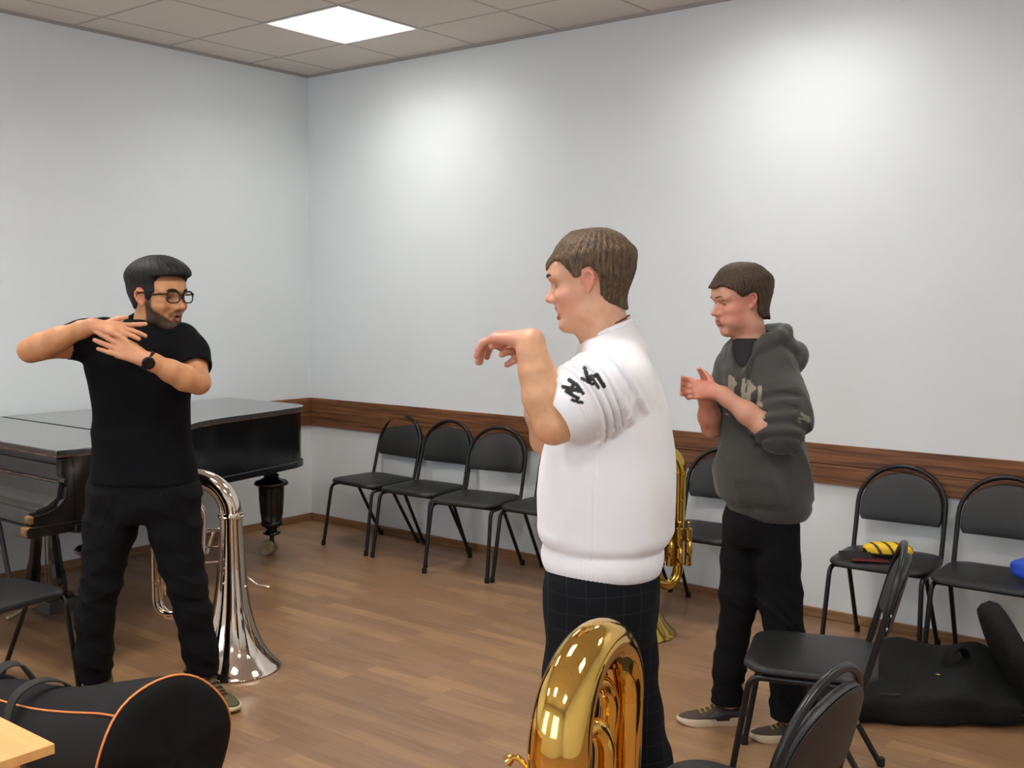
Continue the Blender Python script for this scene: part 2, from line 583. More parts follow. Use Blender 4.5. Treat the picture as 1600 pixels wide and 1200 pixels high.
CH = [
    (.885, -.265, -4, 'black stacking chair nearest the room corner, leftmost of the row along the back wall'),
    (1.325, -.275, 3, 'black stacking chair second from the room corner, partly behind its neighbour on the right'),
    (1.79, -.335, 9, 'black stacking chair third from the room corner, its hoop overlapping the chair beside it'),
    (2.235, -.262, 3, 'black stacking chair fourth from the corner, half hidden by the person in the white sweatshirt'),
    (2.71, -.27, 0, 'black stacking chair behind the white sweatshirt, glimpsed beside the gold tuba'),
    (3.205, -.29, 4, 'black stacking chair behind the person in the grey hoodie, seen between him and the tuba'),
    (4.10, -.30, 4, 'black stacking chair against the wall holding the yellow and black striped pouch'),
    (4.545, -.33, 2, 'black stacking chair at the right edge of the picture holding the blue pouch'),
    (4.368, -1.728, -71, 'black stacking chair seen from the side, standing in front of the grey-hoodie person'),
    (4.63, -2.87, -92, 'black stacking chair nearest the camera, only its hooped back and seat edge showing'),
    (1.68, -3.05, 98, 'black stacking chair beside the piano keyboard, only its seat and one leg showing'),
]
chair0 = make_chair()
CHAIRS = []
for i, (x, y, a, lab) in enumerate(CH):
    o = chair0 if i == 0 else copy_tree(chair0)
    o.location = (x, y, 0)
    o.rotation_euler = (0, 0, math.radians(a))
    tag(o, lab, 'chair', 'black stacking chairs')
    CHAIRS.append(o)


# ------------------------------------------------------------------ distance-field modelling of soft shapes
def axis(lo, hi, coarse, fine=()):
    """grid line positions from lo to hi; fine = [(a, b, step), ...]"""
    out = [lo]
    while out[-1] < hi:
        x = out[-1]
        st = coarse
        for a, b, s in fine:
            if a - coarse <= x <= b: st = min(st, s)
        out.append(x + st)
    return np.array(out, np.float32)


def smin(a, b, k):
    h = np.clip(.5 + .5 * (b - a) / k, 0, 1)
    return b + (a - b) * h - k * h * (1 - h)


def smax(a, b, k):
    return -smin(-a, -b, k)


class Field:
    def __init__(s, xs, ys, zs):
        s.x, s.y, s.z = xs, ys, zs
        s.F = np.full((len(xs), len(ys), len(zs)), .5, np.float32)

    def win(s, lo, hi, m):
        sl = []
        for ax, a, b in zip((s.x, s.y, s.z), lo, hi):
            i = max(0, int(np.searchsorted(ax, a - m)) - 1)
            j = min(len(ax), int(np.searchsorted(ax, b + m)) + 1)
            if j - i < 2: return None
            sl.append(slice(i, j))
        return tuple(sl)

    def add(s, prim, k=.01, sub=False, inter=False):
        lo, hi, fn = prim
        w = s.win(lo, hi, max(k, .012) + .01)
        if w is None: return
        X = s.x[w[0]][:, None, None]; Y = s.y[w[1]][None, :, None]; Z = s.z[w[2]][None, None, :]
        d = fn(X, Y, Z).astype(np.float32)
        if sub: s.F[w] = smax(s.F[w], -d, k)
        else: s.F[w] = smin(s.F[w], d, k)

    def displace(s, fn):
        X = s.x[:, None, None]; Y = s.y[None, :, None]; Z = s.z[None, None, :]
        near = np.abs(s.F) < .05
        i = np.nonzero(near)
        s.F[i] += fn(s.x[i[0]], s.y[i[1]], s.z[i[2]]).astype(np.float32)

    def cut(s, fn, k=.004):
        """keep only where fn < 0 (evaluated everywhere)"""
        i = np.nonzero(s.F < .04)
        s.F[i] = smax(s.F[i], fn(s.x[i[0]], s.y[i[1]], s.z[i[2]]).astype(np.float32), k)

    def verts_faces(s, smooth=1):
        F = s.F
        F[0] = F[-1] = .5; F[:, 0] = F[:, -1] = .5; F[:, :, 0] = F[:, :, -1] = .5
        nx, ny, nz = F.shape
        ins = F < 0
        c = np.zeros((nx - 1, ny - 1, nz - 1), np.uint8)
        for a in (0, 1):
            for b in (0, 1):
                for d in (0, 1):
                    c += ins[a:nx - 1 + a, b:ny - 1 + b, d:nz - 1 + d]
        act = (c > 0) & (c < 8)
        I, J, K = np.nonzero(act)
        idx = np.full(act.shape, -1, np.int32)
        idx[I, J, K] = np.arange(len(I))
        P = np.zeros((len(I), 3)); W = np.zeros(len(I))
        gx, gy, gz = s.x, s.y, s.z
        corners = [(a, b, d) for a in (0, 1) for b in (0, 1) for d in (0, 1)]
        for p in corners:
            for ax in range(3):
                if p[ax]: continue
                q = list(p); q[ax] = 1
                f0 = F[I + p[0], J + p[1], K + p[2]]; f1 = F[I + q[0], J + q[1], K + q[2]]
                m = (f0 < 0) != (f1 < 0)
                t = np.where(m, f0 / np.where(m, f0 - f1, 1), 0)
                p0 = np.stack([gx[I + p[0]], gy[J + p[1]], gz[K + p[2]]], 1)
                p1 = np.stack([gx[I + q[0]], gy[J + q[1]], gz[K + q[2]]], 1)
                P += np.where(m[:, None], p0 + (p1 - p0) * t[:, None], 0); W += m
        P /= W[:, None]
        Q = []
        for ax in range(3):
            a = [slice(None)] * 3; b = [slice(None)] * 3
            a[ax] = slice(0, -1); b[ax] = slice(1, None)
            A, B = ins[tuple(a)], ins[tuple(b)]
            ch = A != B
            i = np.nonzero(ch)
            o1, o2 = [(1, 2), (2, 0), (0, 1)][ax]
            def g(d1, d2):
                u = [i[0].copy(), i[1].copy(), i[2].copy()]
                u[o1] -= d1; u[o2] -= d2
                return idx[u[0], u[1], u[2]]
            q = np.stack([g(0, 0), g(1, 0), g(1, 1), g(0, 1)], 1)
            fl = ~A[i]
            q[fl] = q[fl][:, ::-1]
            Q.append(q[(q >= 0).all(1)])
        Q = np.concatenate(Q)[:, ::-1]
        for _ in range(smooth):
            acc = np.zeros_like(P); cnt = np.zeros(len(P))
            for a in range(4):
                for b in (Q[:, (a + 1) % 4], Q[:, (a - 1) % 4]):
                    for d in range(3): acc[:, d] += np.bincount(Q[:, a], P[b, d], len(P))
                    cnt += np.bincount(Q[:, a], minlength=len(P))
            P = P * .45 + acc / np.maximum(cnt, 1)[:, None] * .55
        return P, Q

    def build(s, name, material, parent=None, smooth=1, color=None):
        P, Q = s.verts_faces(smooth)
        me = bpy.data.meshes.new(name)
        me.vertices.add(len(P)); me.vertices.foreach_set('co', P.astype(np.float32).ravel())
        me.loops.add(len(Q) * 4); me.loops.foreach_set('vertex_index', Q.astype(np.int32).ravel())
        me.polygons.add(len(Q)); me.polygons.foreach_set('loop_start', np.arange(0, len(Q) * 4, 4, dtype=np.int32))
        me.polygons.foreach_set('use_smooth', np.ones(len(Q), bool))
        me.update(calc_edges=True); me.validate()
        if color is not None:
            ca = me.color_attributes.new('tint', 'FLOAT_COLOR', 'POINT')
            C = np.ones((len(P), 4), np.float32); C[:, :3] = color(P)
            ca.data.foreach_set('color', C.ravel())
        return link(name, me, material, parent)


def V(*a): return np.array(a, float)


def cap(a, b, ra, rb=None):
    a = V(*a); b = V(*b); rb = ra if rb is None else rb
    R = max(ra, rb)
    ba = b - a; L = max(float(ba @ ba), 1e-9)

    def fn(X, Y, Z):
        px, py, pz = X - a[0], Y - a[1], Z - a[2]
        h = np.clip((px * ba[0] + py * ba[1] + pz * ba[2]) / L, 0, 1)
        dx, dy, dz = px - ba[0] * h, py - ba[1] * h, pz - ba[2] * h
        return np.sqrt(dx * dx + dy * dy + dz * dz) - (ra + (rb - ra) * h)
    return np.minimum(a, b) - R, np.maximum(a, b) + R, fn


def rotm(rx=0, ry=0, rz=0):
    return np.array(Euler((rx, ry, rz), 'XYZ').to_matrix())


def ell(c, r, R=None, n=2.0):
    """(super)ellipsoid with centre c, radii r; R columns are its local axes"""
    c = V(*c); r = V(*r); R = np.eye(3) if R is None else R
    m = min(r)
    ext = np.abs(R) @ r if n == 2.0 else np.abs(R) @ r * 1.0

    def fn(X, Y, Z):
        px, py, pz = X - c[0], Y - c[1], Z - c[2]
        u = np.abs((px * R[0, 0] + py * R[1, 0] + pz * R[2, 0]) / r[0])
        v = np.abs((px * R[0, 1] + py * R[1, 1] + pz * R[2, 1]) / r[1])
        w = np.abs((px * R[0, 2] + py * R[1, 2] + pz * R[2, 2]) / r[2])
        if n == 2.0:
            q = np.sqrt(u * u + v * v + w * w)
            g = np.sqrt((u / r[0]) ** 2 + (v / r[1]) ** 2 + (w / r[2]) ** 2) + 1e-6
            return q * (q - 1) / g * 1.0
        q = (u ** n + v ** n + w ** n) ** (1 / n)
        return (q - 1) * m
    return c - ext, c + ext, fn


def interp(t, ts, vs):
    """smooth (monotone-ish cubic) interpolation of a table"""
    ts = np.asarray(ts, float); vs = np.asarray(vs, float)
    m = np.gradient(vs, ts)
    t = np.clip(t, ts[0], ts[-1])
    i = np.clip(np.searchsorted(ts, t) - 1, 0, len(ts) - 2)
    h = ts[i + 1] - ts[i]; s = (t - ts[i]) / h
    return ((2 * s ** 3 - 3 * s ** 2 + 1) * vs[i] + (s ** 3 - 2 * s ** 2 + s) * h * m[i]
            + (-2 * s ** 3 + 3 * s ** 2) * vs[i + 1] + (s ** 3 - s ** 2) * h * m[i + 1])


def stack(rows, n=2.3, yaw=0.0, capr=0.0):
    """horizontal sections: rows of (z, cx, cy, rx, ry) from bottom to top, turned by yaw about each centre"""
    T = np.array(rows, float); T = T[T[:, 0].argsort()]
    cy_, sy_ = math.cos(yaw), math.sin(yaw)
    R = max(T[:, 3].max(), T[:, 4].max())
    lo = V(T[:, 1].min() - R, T[:, 2].min() - R, T[0, 0]); hi = V(T[:, 1].max() + R, T[:, 2].max() + R, T[-1, 0])

    def fn(X, Y, Z):
        cx, cy, rx, ry = (interp(Z, T[:, 0], T[:, k]) for k in (1, 2, 3, 4))
        px, py = X - cx, Y - cy
        u = np.abs(px * cy_ + py * sy_) / rx; v = np.abs(-px * sy_ + py * cy_) / ry
        q = (u ** n + v ** n) ** (1 / n)
        d = (q - 1) * np.minimum(rx, ry)
        e = np.maximum(Z - T[-1, 0], T[0, 0] - Z)
        return smax(d, e + 0 * d, max(capr, .002))
    return lo, hi, fn


def vnoise(seed):
    """cheap smooth 3-D noise, about -1..1"""
    rg = np.random.RandomState(seed)
    ks = rg.normal(size=(7, 3)); ks /= np.linalg.norm(ks, axis=1)[:, None]
    ks *= rg.uniform(.6, 1.7, 7)[:, None]; ph = rg.uniform(0, 6.28, 7)

    def f(x, y, z):
        a = 0
        for k, p in zip(ks, ph): a = a + np.sin(k[0] * x + k[1] * y + k[2] * z + p)
        return a / 3.5
    return f


# ------------------------------------------------------------------ grand piano
def plan_curve(pts, n=6): return [(p.x, p.y) for p in catmull([(x, y, 0) for x, y in pts], n)]


def offset_out(outline, d):
    n = len(outline); out = []
    for i in range(n):
        a = Vector(outline[i - 1]); b = Vector(outline[i]); c = Vector(outline[(i + 1) % n])
        t = (c - a)
        t = t.normalized() if t.length > 1e-9 else Vector((1, 0))
        out.append((b.x + t.y * d, b.y - t.x * d))
    return out


pn = empty('grand_piano', (.8, -1.7, 0))
PO = Vector((.8, -1.7, 0))
YF = -2.665                     # front edge of the lid
side = [(1.50, YF), (1.495, -2.35), (1.44, -2.12), (1.31, -1.96), (1.16, -1.83), (1.05, -1.68), (.985, -1.5), (.945, -1.3), (.905, -1.1), (.87, -.95), (.845, -.85), (.80, -.775), (.72, -.735), (.62, -.725)]
rim = [(x - PO.x, y - PO.y) for x, y in [(.075, YF)] + plan_curve(side, 4) + [(.075, -.725)]]   # counter-clockwise seen from above
rimf = [(x, max(y, -2.60 - PO.y)) for x, y in rim]
bm = bmesh.new(); prism(bm, rimf, .585, .872)
mesh_obj('rim', bm, M['piano'], pn, smooth=True, angle=35)
bm = bmesh.new(); prism(bm, offset_out(rimf, .012), .548, .588)
mesh_obj('bottom_moulding', bm, M['piano'], pn, bevel=.006, angle=35)
# lid in two leaves with a seam
hy = -2.195 - PO.y
lid_o = offset_out(rim, .016)
back = [(x, max(y, hy + .003)) for x, y in lid_o]
front = [(-.74, hy - .003), (-.74, YF - .012 - PO.y), (lid_o[1][0], YF - .012 - PO.y)] + [(x, y) for x, y in lid_o[1:] if y < hy - .003 and y > YF - PO.y + .01]
front += [(front[-1][0] - .003, hy - .003)]


def dedupe(o):
    r = []
    for p in o:
        if not r or (Vector(p) - Vector(r[-1])).length > 1e-4: r.append(p)
    if (Vector(r[0]) - Vector(r[-1])).length < 1e-4: r.pop()
    return r


for nm, o in (('lid_main', back), ('lid_front_flap', front)):
    bm = bmesh.new(); prism(bm, dedupe(o), .880, .902)
    lo = mesh_obj(nm, bm, M['piano_top'], pn, bevel=.004, angle=35)
    # worn bevelled edge strip just under the lid top
    bm = bmesh.new(); prism(bm, offset_out(dedupe(o), -.003), .872, .881)
    mesh_obj('lid_edge', bm, M['worn_edge'], lo, angle=35)
bm = bmesh.new()
for y in (hy,): cyl(bm, (-.70, y, .903), (.68, y, .903), .0022, 6)
mesh_obj('lid_hinge', bm, M['piano'], pn)
# cheek ends of the keyboard (side view profile scrolled at the front)
prof = [(-2.60, .872), (-2.652, .865), (-2.655, .80), (-2.64, .782), (-2.645, .765), (-2.63, .745), (-2.64, .70), (-2.67, .67), (-2.715, .652), (-2.755, .646), (-2.785, .636), (-2.792, .615), (-2.782, .60), (-2.60, .59)]
for x0 in (1.455, .075):
    bm = bmesh.new()
    A = [bm.verts.new((x0 - PO.x, y - PO.y, z)) for y, z in prof]
    B = [bm.verts.new((x0 + .045 - PO.x, y - PO.y, z)) for y, z in prof]
    bm.faces.new(A); bm.faces.new(B[::-1])
    for i in range(len(A)): bm.faces.new((A[i], A[(i + 1) % len(A)], B[(i + 1) % len(A)], B[i]))
    mesh_obj('cheek', bm, M['piano'], pn, smooth=False, bevel=.003)
X0, X1 = .12 - PO.x, 1.455 - PO.x


def yz_solid(name, pf, m, parent=pn, x0=X0, x1=X1, bev=.003):
    bm = bmesh.new()
    A = [bm.verts.new((x0, y - PO.y, z)) for y, z in pf]
    B = [bm.verts.new((x1, y - PO.y, z)) for y, z in pf]
    bm.faces.new(A); bm.faces.new(B[::-1])
    for i in range(len(A)): bm.faces.new((A[i], A[(i + 1) % len(A)], B[(i + 1) % len(A)], B[i]))
    return mesh_obj(name, bm, m, parent, smooth=False, bevel=bev)


yz_solid('name_board', [(-2.60, .868), (-2.628, .868), (-2.628, .842), (-2.61, .838), (-2.61, .83), (-2.625, .826), (-2.632, .765), (-2.60, .765)], M['piano_front'])
fb = yz_solid('fallboard', [(-2.60, .762), (-2.636, .760), (-2.644, .752), (-2.655, .70), (-2.70, .672), (-2.745, .662), (-2.745, .64), (-2.60, .64)], M['piano_front'])
yz_solid('fallboard_edge', [(-2.60, .765), (-2.642, .765), (-2.644, .758), (-2.60, .758)], M['worn_edge'], fb)
yz_solid('key_slip', [(-2.70, .655), (-2.772, .655), (-2.776, .60), (-2.70, .60)], M['piano_front'])
bm = bmesh.new(); box(bm, .93 - PO.x, 1.17 - PO.x, -2.7785 - PO.y, -2.774 - PO.y, .645, .649)
mesh_obj('lock_strip', bm, M['steel'], pn, smooth=False)
yz_solid('key_bed', [(-2.0, .60), (-2.80, .60), (-2.81, .59), (-2.806, .556), (-2.0, .556)], M['piano'], x0=.072 - PO.x, x1=1.506 - PO.x)
for x in (1.452, .072):
    bm = bmesh.new(); box(bm, x - PO.x, x + .052 - PO.x, -2.814 - PO.y, -2.74 - PO.y, .558, .602)
    mesh_obj('worn_corner', bm, M['worn'], pn, bevel=.008)
    bm = bmesh.new(); box(bm, x + .001 - PO.x, x + .049 - PO.x, -2.797 - PO.y, -2.775 - PO.y, .61, .645)
    mesh_obj('worn_nose', bm, M['worn'], pn, bevel=.007)
leg_prof = [(.062, .548), (.062, .525), (.05, .52), (.04, .505), (.037, .49), (.047, .483), (.047, .476), (.04, .47), (.06, .458), (.092, .448), (.102, .436), (.10, .425), (.084, .418), (.076, .41), (.074, .34), (.068, .26), (.060, .205), (.066, .198), (.068, .188), (.062, .178), (.040, .165), (.030, .155), (.034, .146), (.050, .140), (.053, .132), (.048, .124), (.03, .118), (.014, .116), (.013, .07)]
for (x, y, ca) in ((.615, -.85, .5), (1.39, -2.43, .7), (.19, -2.43, .2)):
    bm = bmesh.new()
    rings = lathe(bm, leg_prof[::-1], 40, Matrix.Translation((x - PO.x, y - PO.y, 0)))
    cx, cy = x - PO.x, y - PO.y
    for rg_ in rings:            # flutes on the tapered body
        for k, v in enumerate(rg_):
            if .2 < v.co.z < .415 and k % 5 == 0:
                v.co.x = cx + (v.co.x - cx) * .9; v.co.y = cy + (v.co.y - cy) * .9
    lg = mesh_obj('leg', bm, M['piano'], pn, angle=50)
    bm = bmesh.new(); box(bm, cx - .09, cx + .09, cy - .09, cy + .09, .515, .552)
    mesh_obj('leg_block', bm, M['piano'], lg, bevel=.004)
    R_ = Matrix.Translation((cx, cy, .046)) @ Matrix.Rotation(ca, 4, 'Z') @ Matrix.Translation((-.022, 0, 0)) @ Matrix.Rotation(PI / 2, 4, 'X')
    for s in (-1, 1):
        bm = bmesh.new()
        lathe(bm, [(.012, 0), (.026, 0), (.028, .003), (.034, .003), (.036, 0), (.043, .001), (.045, .006), (.045, .026), (.042, .03), (.012, .03)], 28, R_ @ Matrix.Rotation(0 if s > 0 else PI, 4, 'X') @ Matrix.Translation((0, 0, .010)))
        mesh_obj('caster_wheel', bm, M['caster'], lg)
    bm = bmesh.new(); tube(bm, [(cx, cy, .12), (cx, cy, .09), tuple((R_ @ Vector((0, 0, 0))))], .011, 10)
    cyl(bm, R_ @ Vector((0, 0, -.042)), R_ @ Vector((0, 0, .042)), .009)
    mesh_obj('caster_fork', bm, M['caster'], lg)
# pedal lyre
ly = bmesh.new()
for s in (-1, 1):
    a = [(.80 + s * .085, -2.36, .55), (.80 + s * .08, -2.36, .40), (.80 + s * .10, -2.36, .28), (.80 + s * .125, -2.36, .17), (.80 + s * .115, -2.36, .10)]
    a = [(x - PO.x, y - PO.y, z) for x, y, z in a]
    tube(ly, catmull(a, 5), [.024] * 6 + [.028] * 6 + [.034] * 9, 8)
mesh_obj('lyre', ly, M['piano'], pn)
bm = bmesh.new(); box(bm, -.17, .17, -2.44 - PO.y, -2.28 - PO.y, .055, .115)
box(bm, -.14, .14, -2.42 - PO.y, -2.30 - PO.y, .115, .135)
mesh_obj('pedal_box', bm, M['piano_front'], pn, bevel=.006)
for s in (-1, 1):
    bm = bmesh.new()
    tube(bm, catmull([(s * .05, -2.42 - PO.y, .08), (s * .05, -2.50 - PO.y, .078), (s * .052, -2.56 - PO.y, .060), (s * .055, -2.585 - PO.y, .052)], 4), [.008, .008, .008, .008, .009, .011, .013, .015, .015, .014, .013, .011, .006], 8)
    mesh_obj('pedal', bm, M['caster'], pn)
bm = bmesh.new(); cyl(bm, (0, -2.36 - PO.y, .12), (0, -2.36 - PO.y, .55), .004, 8)
cyl(bm, (.03, -2.36 - PO.y, .12), (.03, -2.36 - PO.y, .55), .004, 8)
mesh_obj('pedal_rod', bm, M['worn_edge'], pn)
bm = bmesh.new(); cyl(bm, (.17, -2.29 - PO.y, .09), (.40, -2.03 - PO.y, .545), .005, 8)
mesh_obj('lyre_brace', bm, M['tube'], pn)
bm = bmesh.new(); cyl(bm, (1.44 - PO.x, -2.27 - PO.y, .10), (1.46 - PO.x, -2.20 - PO.y, .10), .012, 8)
tag(pn, 'old black grand piano with closed lid and turned legs on brass casters', 'piano')


# ------------------------------------------------------------------ tubas standing on their bells
def make_tuba(name, H, m, RB=.153, bell_r=.2, limb=.046, ret=.019, loc=(0, 0, 0), rz=0.0, rings=True):
    """bell upside down at the origin; the big bow leads towards local +X, valves on local -Y"""
    r = empty(name, loc, rz)
    zb = H - RB - limb * .9
    bm = bmesh.new()
    prof = [(bell_r - .006, .006), (bell_r - .002, .001), (bell_r, .004), (bell_r - .002, .008)]
    zt = [0, .02, .04, .07, .11, .16, .21, .28, .37, .50, .62]
    rt = [.2, .183, .165, .143, .122, .103, .089, .075, .063, .052, .046]
    for k in range(1, 19):
        z_ = .008 + .50 * (k / 18) ** 1.4
        prof.append((max(limb, float(interp(np.array(z_), zt, rt)) * bell_r / .2), z_))
    prof += [(limb, .60), (limb, zb)]
    lathe(bm, prof, 56, cap=False)
    # inside of the bell
    lathe(bm, [(rr - .003, zz + .001) for rr, zz in prof[4:16]][::-1] + [(bell_r - .006, .006)], 56, cap=False)
    mesh_obj('bell', bm, m, r, angle=60)
    if rings:
        bm = bmesh.new()
        lathe(bm, [(limb, zb - .012), (limb + .005, zb - .010), (limb + .006, zb - .004), (limb + .002, zb), (limb + .006, zb + .004), (limb + .005, zb + .010), (limb, zb + .012)], 40)
        mesh_obj('ring', bm, m, r)
    pts, rad = [], []
    n = 28
    for k in range(n + 1):
        a = PI * k / n
        pts.append((RB - RB * math.cos(a), 0, zb + RB * math.sin(a)))
        rad.append(limb + (ret + .008 - limb) * (k / n) ** 1.1)
    pts = [(0, 0, zb - .012)] + pts; rad = [limb + .0008] + rad; rad[1] = limb + .0008
    bm = bmesh.new(); tube(bm, pts, rad, 56)
    mesh_obj('bow', bm, m, r, angle=70)
    if rings:
        bm = bmesh.new(); q = Matrix.Translation((2 * RB, 0, 0))
        lathe(bm, [(ret + .008, zb - .01), (ret + .013, zb - .007), (ret + .013, zb + .004), (ret + .008, zb + .007)], 30, q)
        mesh_obj('ring', bm, m, r)
    # down limb, bottom bow, inner limb
    x0 = 2 * RB
    zl = .30
    R2 = .052
    seg = [(x0, 0, zb), (x0, 0, .55), (x0, 0, zl)]
    seg += [(x0 - R2 + R2 * math.cos(a), .0, zl - R2 * 1.6 * math.sin(a)) for a in [PI * k / 14 for k in range(1, 15)]]
    xi = x0 - 2 * R2
    seg += [(xi, 0, .45), (xi, 0, zb - .07)]
    rad = [ret + .008, ret + .004] + [ret] * 15 + [ret - .003, ret - .005]
    seg += [(xi - .03 + .03 * math.cos(a), -.012 * a, zb - .07 + .05 * math.sin(a)) for a in [PI * k / 10 for k in range(1, 11)]]
    rad += [ret - .006] * 10
    seg += [(xi - .06, -.04, .50), (xi - .06, -.05, .42)]
    rad += [ret - .007, ret - .008]
    bm = bmesh.new(); tube(bm, seg, rad, 20)
    mesh_obj('return_tube', bm, m, r, angle=70)
    # inner arch seen inside the bow
    xa, xb = x0 * .345, x0 - .054
    Ra = (xb - xa) / 2
    YI = -.014
    za = zb - .012
    seg = [(xb, YI * 3, .34), (xb, YI * 2.2, .52), (xb, YI, za)] + [(xa + Ra + Ra * math.cos(a), YI, za + Ra * 1.05 * math.sin(a)) for a in [PI * k / 18 for k in range(1, 19)]] + [(xa, YI * 2.4, .50), (xa, YI * 3.5, .40)]
    rad = [.019, .020, .021] + [.021 - .011 * k / 18 for k in range(1, 19)] + [.0095, .009]
    bm = bmesh.new(); tube(bm, seg, rad, 18)
    mesh_obj('inner_bow', bm, m, r, angle=70)
    # outer-bottom nested tube
    seg = fillet([(x0 + .002, -.034, .62), (x0 + .002, -.034, .235), (xi - .02, -.034, .235), (xi - .02, -.034, .40)], .06, 8)
    bm = bmesh.new(); tube(bm, seg, .0115, 14)
    mesh_obj('tuning_slide', bm, m, r, angle=70)
    # valves
    for k in range(4):
        x = .105 + .042 * k
        bm = bmesh.new()
        lathe(bm, [(.012, .33), (.0185, .335), (.0185, .345), (.0165, .347), (.0165, .485), (.0185, .487), (.0185, .50), (.012, .504), (.004, .505), (.004, .525), (.011, .526), (.012, .531), (.009, .534)], 20, Matrix.Translation((x, -.095, 0)))
        mesh_obj('valve', bm, m, r)
        bm = bmesh.new()
        zz = .36 + .03 * (k % 2)
        seg = fillet([(x - .008, -.11, zz + .06), (x - .008, -.16, zz + .06), (x - .008, -.16, zz), (x - .008, -.11, zz)], .022, 6)
        tube(bm, seg, .0085, 12)
        mesh_obj('valve_slide', bm, m, r)
    # lead pipe curling round the bell to the mouthpiece receiver
    seg = catmull([(.11, .03, .47), (.085, .065, .56), (.04, .080, .54), (.01, .088, .44), (-.03, .085, .37), (-.085, .055, .338), (-.125, .03, .335)], 6)
    bm = bmesh.new(); tube(bm, seg, [.008 - .003 * i / len(seg) for i in range(len(seg))], 12)
    mesh_obj('lead_pipe', bm, m, r)
    bm = bmesh.new(); tube(bm, [(-.115, .034, .335), (-.155, .012, .333)], [.0075, .009], 14)
    mesh_obj('mouthpiece_receiver', bm, m, r)
    for (a, b) in (((limb - .003, -.01, zb - .06), (xa, YI, zb - .06)), ((limb - .003, -.01, zb - .13), (xa, YI * 1.7, zb - .13)), ((xb, YI * 1.6, .60), (x0, 0, .60)), ((xa, YI * 3, .45), (limb, -.02, .45)),
                   ((xa, YI, zb - .03), (xb, YI, zb - .03))):
        bm = bmesh.new(); cyl(bm, a, b, .0034, 8)
        mesh_obj('brace', bm, m, r)
    return r


CAMR = YAW        # camera yaw: local +X of a rig turned by YAW points to the right of the picture
t1 = make_tuba('tuba', .835, M['silver'], loc=(2.065, -2.237, 0), rz=YAW + PI)
tag(t1, 'silver tuba standing on its bell behind the person in black', 'tuba')
# its valves face the camera: mirror across the bow plane
t1.scale = (1, -1, 1)
t2 = make_tuba('tuba', .93, M['gold'], limb=.058, ret=.026, rings=False, loc=(4.60, -3.44, 0), rz=math.atan2(.98, -.16))
t2.scale = (1, -1, 1)
bm = bmesh.new()
tube(bm, catmull([(.0, -.052, .660), (-.006, -.072, .690), (-.012, -.086, .700), (-.02, -.098, .692)], 5), [.006] * 11 + [.007, .0085, .0095, .0105, .011], 14)
mesh_obj('mouth_pipe', bm, M['gold'], t2)
tag(t2, 'gold tuba in front, cut by the bottom of the picture, its big bow shining', 'tuba')
t3 = make_tuba('tuba', .885, M['gold_old'], RB=.105, limb=.042, ret=.024, loc=(3.099, -.772, 0), rz=YAW + .1)
tag(t3, 'darker gold tuba standing behind the white sweatshirt near the back wall', 'tuba')

# ------------------------------------------------------------------ desk
dk = empty('desk', (3.904, -4.007, 0))
bm = bmesh.new(); box(bm, -1.3, 0, -.62, 0, .7215, .74)
mesh_obj('desk_top', bm, M['desk'], dk, smooth=False, bevel=.0012)
for x in (-.075, -1.24):
    bm = bmesh.new(); box(bm, x, x + .018, -.58, -.035, 0, .7215)
    mesh_obj('side_panel', bm, M['desk'], dk, smooth=False, bevel=.001)
bm = bmesh.new(); box(bm, -1.222, -.075, -.10, -.084, .30, .7215)
mesh_obj('modesty_panel', bm, M['desk'], dk, smooth=False)
tag(dk, 'light wood desk of which only one corner shows at the bottom left', 'desk')

# ------------------------------------------------------------------ big black tuba bag with orange piping, lying beside the desk
bg = empty('tuba_bag', (3.050, -3.215, 0))
secs = [(-1.02, .115, .02), (-1.0, .112, .0), (-.85, .118, 0), (-.6, .138, 0), (-.4, .166, 0), (-.2, .198, 0), (-.08, .218, 0), (0, .230, 0)]
bm = bmesh.new()
SEG = 48


def bag_ring(x, r_, sq=1.88):
    out = []
    for k in range(SEG):
        a = 2 * PI * k / SEG
        c, s = math.cos(a), math.sin(a)
        q = (abs(c) ** sq + abs(s) ** sq) ** (1 / sq)
        z = r_ + s * r_ / q
        out.append(Vector((x + .006 * math.sin(5 * a + x * 9), c * r_ * .97 / q, max(z, .004) - (.02 * math.sin(3 * x + a) if s > 0 else 0) * .4)))
    return out


def loft(bm, rings, cap0=True, cap1=True):
    R = [[bm.verts.new(p) for p in r_] for r_ in rings]
    n = len(R[0])
    for A, B in zip(R, R[1:]):
        for k in range(n): bm.faces.new((A[k], A[(k + 1) % n], B[(k + 1) % n], B[k]))
    if cap0: bm.faces.new(R[0][::-1])
    if cap1: bm.faces.new(R[-1])


